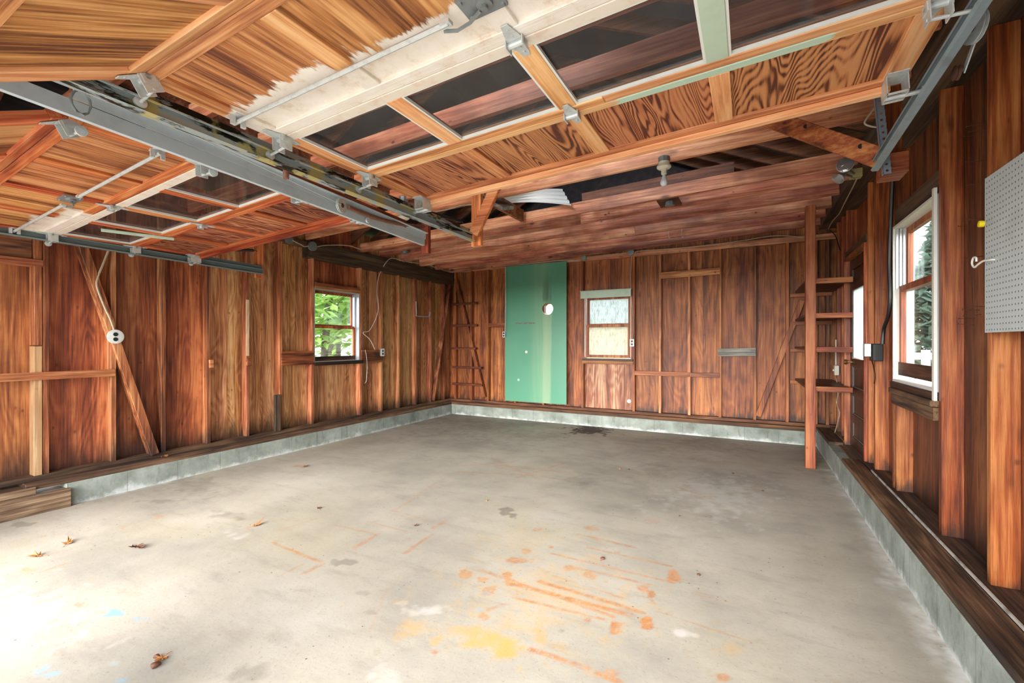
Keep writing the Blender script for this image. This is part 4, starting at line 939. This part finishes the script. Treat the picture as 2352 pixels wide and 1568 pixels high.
for k, (u, v) in enumerate([(2262,281),(2265,297),(2240,311),(2258,370),(2262,419),(2255,503),(2240,518),(2258,588),(2262,704),(2250,712),(2254,722),(2240,731),(2238,746)]):
    p = onX(u, v, RXS)
    if nail0 is None: o = link('nail', link_n, rusty, shift=False); nail0 = o
    else: o = nail0.copy(); COL.objects.link(o)
    o.location = (RXS, p.y, p.z); o.rotation_euler = (0, math.radians(random.uniform(-8, 8)), math.radians(random.uniform(-14, 14)))
    o['label'] = ['topmost', 'second', 'third', 'fourth', 'fifth', 'sixth', 'seventh', 'eighth', 'ninth', 'tenth', 'eleventh', 'twelfth', 'lowest'][k]+(' of' if k in (0, 12) else ' from the top of')+' the thirteen rusty nails sticking out beside the pegboard'; o['category'] = 'nail'; o['group'] = 'nails beside the pegboard'
# white U-shaped hook on the left wall
a = [onX(955.5, 692, LXF+.05), onX(956.5, 720, LXF+.06), onX(958, 725.5, LXF+.06), onX(983, 727, LXF+.06), onX(986.5, 724, LXF+.06), onX(987.5, 716, LXF+.06)]
cable('wall_hook', spl(a, 4), .010, alum, 'silver square U-shaped storage hook on the left wall near the corner', 'hook')

# twin flood lamps on the right beam
fl = root('flood_lamp', onX(1950, 385, .75), 'twin-headed chrome flood lamp on the dark beam by the right wall', 'lamp')
def lamp_head(c, d, r=.058):
    return MB().lathe(c, d, [(-.10,.015),(-.095,.024),(-.05,.030),(-.02,r*.8),(0,r),(.006,r),(.008,r*.96)], 26), MB().lathe(Vector(c)+Vector(d).normalized()*.009, d, [(0,r*.95),(.006,r*.7),(.010,r*.3),(.011,.001)], 26)
fc = onX(1941, 379, .67)
h1, g1 = lamp_head(fc, (-.25,-1,.05)); h2, g2 = lamp_head(onX(1926, 410, .68), (-.6,-.55,-.75), .048)
link('lamp_head', h1, chrome, fl, smooth=True); link('lens', g1, glassmat('lens', (.7,.7,.7,1), .5, .6), fl, smooth=True)
link('lamp_head', h2, chrome, fl, smooth=True); link('lens', g2, glassmat('lens', (.7,.7,.7,1), .5, .6), fl, smooth=True)
fb = onZ(1963, 400, 2.865); link('mount_box', B(fb.x-.035, fb.x+.05, fb.y-.04, fb.y+.04, fb.z-.035, zr(fb.y)-.001), plain('yellowed_box', S(170,160,110), .6), fl, bevel=.004)
link('swivel_arm', MB().tube([fc+Vector((.02,.08,0)), fb], .009, 8).tube([onX(1926,410,.68)+Vector((.05,.04,.04)), fb+Vector((0,0,-.03))], .009, 8), boxg, fl)

# ceiling lampholders
def lampholder(u, v, y, label, bulb=True, r=.058, zt=None):
    c = onY(u, v, y); zt = zt or (zj(c.x)-.001)
    rt = root('lampholder', (c.x, y, c.z), label, 'lamp')
    link('holder', MB().lathe((c.x, y, zt-.002), (0,0,-1), [(0, .045), (.03, .045), (.032, r), (.045, r), (.055, r*.8), (.06, .024), (.10, .022), (.101, .018)], 24), cream, rt, smooth=True)
    if bulb: link('bulb', MB().lathe((c.x, y, zt-.100), (0,0,-1), [(0, .013), (.02, .014), (.045, .022), (.062, .029), (.078, .030), (.092, .024), (.100, .012), (.1015, .001)], 24), plain('frosted_bulb', S(214,220,224), .15, 0, 0), rt, smooth=True)
    zq = max(zt+.04, zj(c.x)+.03); link('box', MB().lathe((c.x, y, zq), (0,0,-1), [(0, .045), (zq-zt+.001, .045)], 8), boxg, rt)
    return rt
lampholder(1525, 385, 3.90, 'porcelain lampholder with clear bulb under the joist, right of the corrugated sheet')
lampholder(927, 505, 3.49, 'porcelain lampholder with bulb behind the light grey track end', zt=2.70)
c = onY(1540, 478, 5.25)
rt = root('ceiling_box', (c.x, 5.25, c.z), 'grey metal ceiling box on a dark board between joists above the post side', 'electrical box')
zb2 = zj(c.x)-.001
link('backing_board', B(c.x-.10, c.x+.12, 4.89, 5.24, zb2+.01, zb2+.03), mDkRed, rt); link('metal_box', MB().lathe((c.x+.02, 5.05, zb2+.009), (0,0,-1), [(0,.05),(.04,.05),(.041,.04)], 8), boxg, rt)
c = onY(923, 577, 5.2)
tag(link('ceiling_box', MB().lathe((c.x, 5.27, zj(c.x)-.001), (0,0,-1), [(0,.05),(.04,.05),(.041,.04)], 16), boxg), 'small round metal ceiling box near the left header beam', 'electrical box')
tag(link('socket_adapter', MB().tube([onX(657, 385, -2.2), onX(657, 385, -2.2)+Vector((0, 0, .9))], .004, 6).lathe(onX(657, 385, -2.2), (0,0,-1), [(-.03,.010),(0,.014),(.02,.016),(.055,.015),(.06,.012)], 14), springm, smooth=True), 'brown hanging bulb socket in the gap between the overhead doors', 'socket')

# junction boxes
def jbox(p, ax, r, label, mat=None): return tag(link('junction_box', MB().lathe(p, ax, [(0, r*.95), (.035, r*.95), (.036, r), (.040, r), (.041, r*.9)], 20), mat or boxg, smooth=True), label, 'electrical box')
XB = KX0-.018
jb1 = onX(715, 566, XB); jbox(jb1, (1,0,0), .062, 'round grey junction box on the left header beam with cables both sides')
jb2 = onX(663, 551, XB-.03); jbox(Vector((LXF+.032, jb2.y, jb2.z)), (1,0,0), .05, 'round grey junction box on the left beam nearest the camera')
YB = BYF-.001
jb3 = onY(1160, 607, YB); jbox(jb3, (0,-1,0), .045, 'round junction box above the left edge of the green sheet')
jb4 = onY(1450, 580, YB); jbox(jb4, (0,-1,0), .052, 'round junction box above the right side of the back window')
jb5 = onY(1343, 593, YB); jbox(jb5, (0,-1,0), .040, 'green-tinted junction box at the top of the wall right of the green sheet', plain('green_box', S(120,150,140), .5))
# outlets
def outlet(p, ax, label, wd=.07, ht=.115, body=None, dup=True):
    ax = Vector(ax); rt = root('outlet_box', p, label, 'outlet'); sd_ = Vector((0,0,1)).cross(ax).normalized()
    def slab(name, du, dz, w_, h_, d0, d1, m):
        c0 = p+sd_*du+Vector((0,0,dz)); q = MB().bar(c0+ax*d0, c0+ax*d1, w_, h_, (0,0,1)); return link(name, q, m, rt, bevel=.002 if w_ > .03 else 0)
    slab('box', 0, 0, wd, ht, 0, .045, body or boxg); slab('cover', 0, 0, wd+.006, ht+.006, .045, .050, white)
    for dz in (-.024, .024): slab('receptacle', 0, dz, .034, .030, .050, .053, black)
outlet(onX(874, 809, LXF), (1,0,0), 'grey duplex outlet right of the left window')
outlet(onY(1160, 768, BYF-.03), (0,-1,0), 'white duplex outlet at the left edge of the green sheet', .05, .10)
outlet(onY(1453, 787, BYF-.0), (0,-1,0), 'white duplex outlet right of the back window', .065, .115)
oc = onX(265, 773, LXF+.05); rt = root('round_outlet', oc, 'round white duplex outlet on the diagonal brace of the left wall', 'outlet')
link('box', MB().lathe(Vector((LXF-.0, oc.y, oc.z)), (1,0,0), [(0,.052),(.05,.052)], 24), boxg, rt); link('cover', MB().lathe(Vector((LXF+.05, oc.y, oc.z)), (1,0,0), [(0,.066),(.004,.066),(.006,.060)], 32), plain('outlet_white', S(206,208,204), .5, 0, .3, 30), rt, smooth=True)
for dz in (-.024, .022): link('receptacle', MB().lathe(Vector((LXF+.056, oc.y, oc.z+dz)), (1,0,0), [(0,.019),(.003,.018)], 20), black, rt)
# cables
cable('power_cable', spl([onX(249, 575, LXF+.01), onX(235, 610, LXF+.02), onX(224, 638, LXF+.02), onX(223, 660, LXF+.03), onX(240, 705, LXF+.04), onX(252, 730, LXF+.045), onX(262, 757, LXF+.03)]), .009, wirem, 'tan cable hanging down to the round outlet on the left wall')
cable('power_cable', spl([onX(672, 552, LXF+.07), onX(690, 561, XB+.02), onX(700, 566, XB+.02), jb1+Vector((.02,-.05,0))]), .007, wirem, 'tan cable between the two junction boxes on the left beam')
cable('power_cable', spl([jb1+Vector((.02,.05,0)), onX(750, 563, XB+.01), onX(800, 564, XB+.015), onX(835, 575, XB+.01), onX(848, 573, XB+.0)]), .007, wirem, 'tan cable leaving the left beam junction box towards the back')
cable('power_cable', spl([onX(863, 806, LXF+.01), onX(850, 780, LXF+.015), onX(834, 764, LXF+.015), onX(850, 757, LXF+.012), onX(868, 716, LXF+.01), onX(866, 670, LXF+.012), onX(870, 635, LXF+.012), onX(885, 605, XB+.012), onX(900, 593, XB+.012), onX(925, 599, XB+.012), onX(950, 603, XB+.012), onX(980, 607, XB+.012), onX(1010, 618, XB+.012), onX(1037, 624, XB+.012), onY(1060, 622, BYF-.01), onY(1110, 615, BYF-.01), jb3+Vector((-.045,-.02,0))]), .006, plain('white_cable', S(206,198,186), .6), 'long white cable looping from the left window outlet over the beam to the green sheet')
cable('power_cable', spl([jb3+Vector((.045,-.02,0)), onY(1200, 607, BYF-.01), onY(1260, 600, BYF-.01), onY(1300, 597, BYF-.01), onY(1335, 599, BYF-.01)]), .006, plain('white_cable_b', S(206,198,186), .6), 'white cable running above the green sheet')
cable('power_cable', spl([jb5+Vector((.03,-.02,0)), onY(1380, 588, BYF-.01), onY(1415, 584, BYF-.01), jb4+Vector((-.05,-.02,0))]), .006, wirem, 'tan cable above the back window')
cable('power_cable', spl([jb4+Vector((.05,-.02,0)), onY(1480, 575, BYF-.01), onY(1540, 571, BYF-.01), onY(1620, 563, BYF-.01), onY(1700, 553, BYF-.01), onY(1780, 541, BYF-.01), onY(1846, 545, BYF-.01)]), .006, wirem, 'long tan cable along the top of the back wall to the post')
cable('power_cable', [onY(1161, 613, BYF-.11), onY(1161.5, 700, BYF-.11), onY(1160, 761, BYF-.11)], .006, plain('white_cable_c', S(206,198,186), .6), 'white cable dropping down the left edge of the green sheet')
cable('power_cable', spl([onY(1451, 589, BYF-.02), onY(1448, 640, BYF-.01), onY(1451, 690, BYF-.01), onY(1454, 730, BYF-.01), onY(1453, 778, BYF-.02)]), .006, wirem, 'tan cable dropping beside the back window to its outlet')
cable('string', spl([onX(839, 803, LXF+.03), onX(843, 830, LXF+.03), onX(842, 870, LXF+.03), onX(838, 880, LXF+.03)]), .003, white, 'thin white string hanging below the left window outlet', 'string')
cable('power_cable', spl([fb+Vector((.02,.02,-.035)), onZ(1960, 428, 2.905), onZ(1938, 470, 2.91), onZ(1928, 490, 2.915), onZ(1912, 508, 2.915), onZ(1903, 525, 2.915)]), .006, wirem, 'tan cable running under the dark right beam from the flood lamp')
# black cable and switch
q = onX(2018, 808, RXF-.03)
rt = root('door_operator_box', q, 'black electrical box with galvanised side box between door and right window', 'electrical box')
link('black_box', B(RXF-.075, RXF-.002, q.y-.02, q.y+.10, onX(2018, 829, RXF-.03).z, onX(2018, 789, RXF-.03).z), black, rt, bevel=.005)
link('metal_box', B(RXF-.125, RXF-.079, q.y+.0, q.y+.06, onX(2000, 817, RXF-.03).z, onX(2000, 789, RXF-.03).z), galv, rt, bevel=.003)
link('connector', MB().tube([(RXF-.080, q.y+.03, q.z+.01), (RXF-.074, q.y+.03, q.z+.01)], .012, 10), galv, rt)
zz = 2.0
cable('power_cable', spl([onX(2050, 405, RXF-.02), onX(2046, 500, RXF-.02), onX(2043, 600, RXF-.02), onX(2045, 680, RXF-.02), onX(2040, 725, RXF-.02), onX(2030, 755, RXF-.02), onX(2027, 790, RXF-.025)]), .013, wireB, 'thick black cable hanging down the right wall to the black box')
cable('power_cable', spl([onX(2000, 818, RXF-.02), onX(2006, 840, RXF-.03), onX(2010, 862, RXF-.03), onX(2008, 880, RXF-.02)]), .006, rusty, 'short brown cable stub below the black box')
q = onX(1922, 850, RXF-.02)
rt = root('light_switch', q, 'white surface switch left of the service door behind the shelves', 'switch')
link('box', B(RXF-.05, RXF-.002, q.y-.045, q.y+.045, q.z-.06, q.z+.06), cream, rt, bevel=.004); link('toggle', B(RXF-.062, RXF-.05, q.y-.005, q.y+.005, q.z-.012, q.z+.012), white, rt)
cable('conduit', [onX(1920, 780, RXF-.02), onX(1920, 838, RXF-.02)], .009, cream, 'white conduit above the switch by the service door', 'conduit')
cable('power_cable', spl([onX(1921, 868, RXF-.02), onX(1925, 900, RXF-.03), onX(1922, 925, RXF-.03), onX(1928, 950, RXF-.03), onX(1920, 985, RXF-.03), onX(1915, 1000, RXF-.03)]), .007, wirem, 'loose tan cable dangling below the switch by the service door')
cable('power_cable', spl([onX(1903, 527, RXF-.01), onX(1918, 540, RXF-.02), onX(1925, 560, RXF-.01), onX(1930, 575, RXF-.005)]), .006, wireB, 'short black cable dropping from the dark beam above the service door')

# timbers on the floor and step at the left front
z1 = onX(75, 1125, KX0+.04).z
tag(link('floor_timber', B(KX0-.17, KX0+.045, 1.08, 1.64, 0.0, .155), mOldY, bevel=.004), 'thick weathered timber on the floor at the end of the left kerb', 'timber')
tag(link('floor_timber', B(KX0-.17, KX0+.0, 1.05, onX(84,1115,KX0).y, .157, .215), mOldY, bevel=.004), 'narrower weathered timber lying on the thick floor timber at left', 'timber')
tag(link('floor_timber', B(KX0-.17, KX0+.050, .55, 1.075, 0.0, .155), mOldY, bevel=.004), 'second thick timber nearest the left edge of the picture', 'timber')

# leaves and crumbs
def leafmesh(seed):
    r = random.Random(seed); m = MB(); n = 11; vs = [(0,0,.008)]; rim = []
    for i in range(n*2):
        a = math.pi*2*i/(n*2); L_ = (.055 if i % 2 else .030)*(1+.5*math.cos(a))*r.uniform(.7, 1.2); rim.append((L_*math.cos(a), L_*math.sin(a)*.7, .006+.030*(L_/.07)**2*abs(math.sin(a*1.5+seed))))
    vs += rim; k = len(rim); m.add(vs+[(x, y, z-.0015) for x, y, z in vs], [(0, 1+i, 1+(i+1) % k) for i in range(k)]+[(k+1, k+2+(i+1) % k, k+2+i) for i in range(k)]+[(1+i, k+2+i, k+2+(i+1) % k, 1+(i+1) % k) for i in range(k)])
    m.tube([(-.03,0,.008), (-.07,.01,.004)], .0015, 5); return m
lm1 = plain('dry_leaf', S(168,108,56), .7, 0, .5, 40); lm2 = plain('dark_leaf', S(94,58,40), .7, 0, .5, 40)
for k, (u, v, s, m_, lb) in enumerate([(312,1257,1.0,lm2,'curled dark leaf on the floor right of the small pale leaf, left part of floor'),
    (585,1208,.8,lm1,'orange leaf on the floor below the dark oil smudge at left'), (155,1249,.85,lm1,'pale curled leaf on the left part of the floor'),
    (88,1278,.8,lm1,'flattened thin brown leaf nearest the left picture edge'), (374,1512,.65,lm1,'orange leaf lying beside the two dark clumps in front'),
    (954,1207,.45,lm2,'small dark leaf on the floor left of the grey oil spot'), (700,1072,.6,lm2,'brown leaf far back on the floor near the left kerb'),
    (733,1168,.5,lm2,'tiny crumpled leaf in the middle left of the floor')]):
    p = onZ(u, v); o = link('dry_leaf', leafmesh(k), m_, shift=False); o.location = p; o.scale = (s, s, s); o.rotation_euler = (0, 0, k*1.3); tag(o, lb, 'leaf', 'dry leaves on the floor')
lf = onX(378, 1049, KX0-.03)
o = link('dry_leaf', leafmesh(21), lm1, shift=False); o.location = (KX0-.05, lf.y, SP-.044); o.scale = (.8,)*3; tag(o, 'orange leaf resting on the left wall sill by the diagonal brace', 'leaf')
def lump(seed, r):
    bm = bmesh.new(); bmesh.ops.create_icosphere(bm, subdivisions=2, radius=r); m = MB()
    for v in bm.verts: v.co *= 1+.35*mnoise.noise(v.co*90+Vector((seed, 0, 0))); v.co.z = max(v.co.z*.6+r*.45, 0.0)
    m.add([v.co.copy() for v in bm.verts], [[v.index for v in f.verts] for f in bm.faces]); bm.free(); return m
for k, (u, v, r, lb, mm) in enumerate([(357,1531,.018,'larger dark clump beside the front orange leaf',lm2),(359,1509,.012,'smaller dark clump beside the front orange leaf',lm2),
    (1118,1150,.010,'small tan acorn on the floor above the grey oil spot',lm1),(1424,1077,.012,'round tan acorn far back on the floor, nearer the drain stain',lm1),(1445,1078,.009,'dark crumb beside the tan acorn far back',lm2),
    (1683,1088,.012,'dark pebble on the floor in front of the post',lm2),(1752,1128,.010,'dark pebble on the floor to the right, in front of the post',lm2),(1605,1321,.011,'dark pebble to the right of the rust marks',lm2),(1384,1284,.014,'dark crumb among the upper rust marks',lm2),(1561,1185,.007,'tiny dark crumb at mid floor',lm2)]):
    p = onZ(u, v); o = link('floor_crumb', lump(k, r), mm, shift=False, smooth=True); o.location = p; tag(o, lb, 'debris', 'crumbs on the floor')

# ---------------------------------------------------------------- outdoors seen through the windows
def leafy(name, c, rad, n, size, mat, label, trunks, tmat, cone=False, zmin=.0, cat='tree'):
    r = root(name, (c[0], c[1], 0), label, cat); m = MB(); rr = random.Random(name+str(n))
    for _ in range(n):
        if cone:
            z = rr.random()**1.3; a = rr.uniform(0, 2*math.pi); q = rad[0]*(1-z)*math.sqrt(rr.uniform(.3, 1)); p = Vector((c[0]+q*math.cos(a), c[1]+q*math.sin(a), c[2]+rad[2]*z-.15*q))
        else:
            while True:
                d = Vector((rr.uniform(-1,1), rr.uniform(-1,1), rr.uniform(-1,1)))
                if .2 < d.length < 1: break
            p = Vector((c[0]+d.x*rad[0], c[1]+d.y*rad[1], c[2]+d.z*rad[2]))
            if p.z < zmin+.5*math.sin(p.y*2.3): continue
        e = Euler((rr.uniform(-.7,.7), rr.uniform(-.7,.7), rr.uniform(0, 6.3))).to_matrix(); s = size*rr.uniform(.6, 1.3)
        vs = [p+e@Vector(q)*s for q in ((-1,0,0), (-.2,.42,.06), (1,0,-.1), (-.2,-.42,.06))]; m.add(vs, [(0,3,2), (0,2,1)])
    link('foliage', m, mat, r)
    for pts, rad_ in trunks: link('trunk', MB().tube(spl(pts, 4), rad_, 10), tmat, r, smooth=True)
    return r
def leafmat(name, a, b):
    m, nt, N, L, P = newmat(name); geo = N.new('ShaderNodeNewGeometry').outputs['Position']; c = mix(nt, noi(nt, geo, 3.5, 3), a, b)
    df = N.new('ShaderNodeBsdfDiffuse'); tl = N.new('ShaderNodeBsdfTranslucent'); x = N.new('ShaderNodeMixShader'); x.inputs[0].default_value = .5
    L.new(c, df.inputs[0]); L.new(c, tl.inputs[0]); L.new(df.outputs[0], x.inputs[1]); L.new(tl.outputs[0], x.inputs[2]); L.new(x.outputs[0], N['Material Output'].inputs[0]); return m
bark = plain('bark', S(66,62,54), .9, 0, .4, 10)
lfm = leafmat('maple_leaves', S(120,160,76), S(178,204,126)); evm = leafmat('evergreen', S(74,98,86), S(122,142,124))
leafy('maple_tree', (-9.6, 8.3, 2.8), (1.9, 2.2, 1.7), 3000, .17, lfm, 'bright green leafy tree outside the left window', [([(-9.6,7.9,-.05),(-9.62,7.92,1),(-9.5,8.0,2.8)], .09), ([(-9.6,8.45,-.05),(-9.65,8.4,1),(-9.7,8.5,2.8)], .06)], bark, zmin=1.55)
leafy('maple_tree', (-13.5, 11.5, 2.6), (2.6, 3., 2.2), 2200, .2, lfm, 'darker green tree farther behind, low in the left window', [([(-13.2,11.4,-.05),(-13.3,11.4,1.2),(-13.2,11.5,2.6)], .22)], bark, zmin=1.2)
leafy('evergreen_tree', (4.75, 16.2, .2), (1.5, 1.5, 5.5), 3600, .22, evm, 'blue-green evergreen outside the right window', [([(4.75,16.2,-.05),(4.75,16.2,3)], .12)], bark, cone=True)
fe = root('rail_fence', (3.2, 12.4, 0), 'white painted fence outside the right window', 'fence'); fe['kind'] = 'thing'
for x in (2.75, 3.3, 3.85): link('fence_post', B(x-.06, x+.06, 12.35, 12.47, -.06, 1.75 if x < 3 else 1.25), white, fe)
for z in (.5, 1.05): link('fence_rail', B(2.4, 4.6, 12.30, 12.34, z, z+.14), white, fe)
tag(link('white_shed', MB().box(2.15, 2.86, 12.7, 15, -.06, 3.4).prism([(2.05,12.6,3.4),(2.96,12.6,3.4),(2.5,12.6,3.8)], -2.4), white), 'white shed wall outside the right window', 'shed')

for k, (u, v) in enumerate(((1536, 545), (1566, 543))):
    p = onY(u, v, 6.68); cable('joist_hook', spl([p+Vector((0, 0, .13)), p+Vector((0, 0, .03)), p, p+Vector((.012, -.004, -.012)), p+Vector((.022, -.004, .004))], 5), .0028, white, ['left', 'right'][k]+' one of two thin white wire hooks under a joist at the back', 'hook')

q1 = onY(1104, 459, 3.86)
tag(link('ceiling_outlet', MB().lathe((q1.x, 3.86, q1.z+.02), (0,-.6,-.8), [(0,.05),(.03,.05),(.032,.055),(.036,.052)], 20), boxg, smooth=True), 'round dark ceiling outlet under the joists beside the diagonal orange brace', 'outlet')
cable('power_cable', spl([onY(1000, 485, 3.85), onY(1030, 480, 3.85), onY(1060, 471, 3.85), onY(1088, 469, 3.85), q1+Vector((-.03, -.01, .0))]), .007, wirem, 'tan cable under the joists behind the orange hanger post')
cable('power_cable', spl([onY(2012, 245, 3.2), onY(1998, 262, 3.2), onY(1986, 282, 3.2), onY(2000, 290, 3.2), onY(2020, 292, 3.2)]), .005, wirem, 'short tan cable curl beside the perforated steel angle')
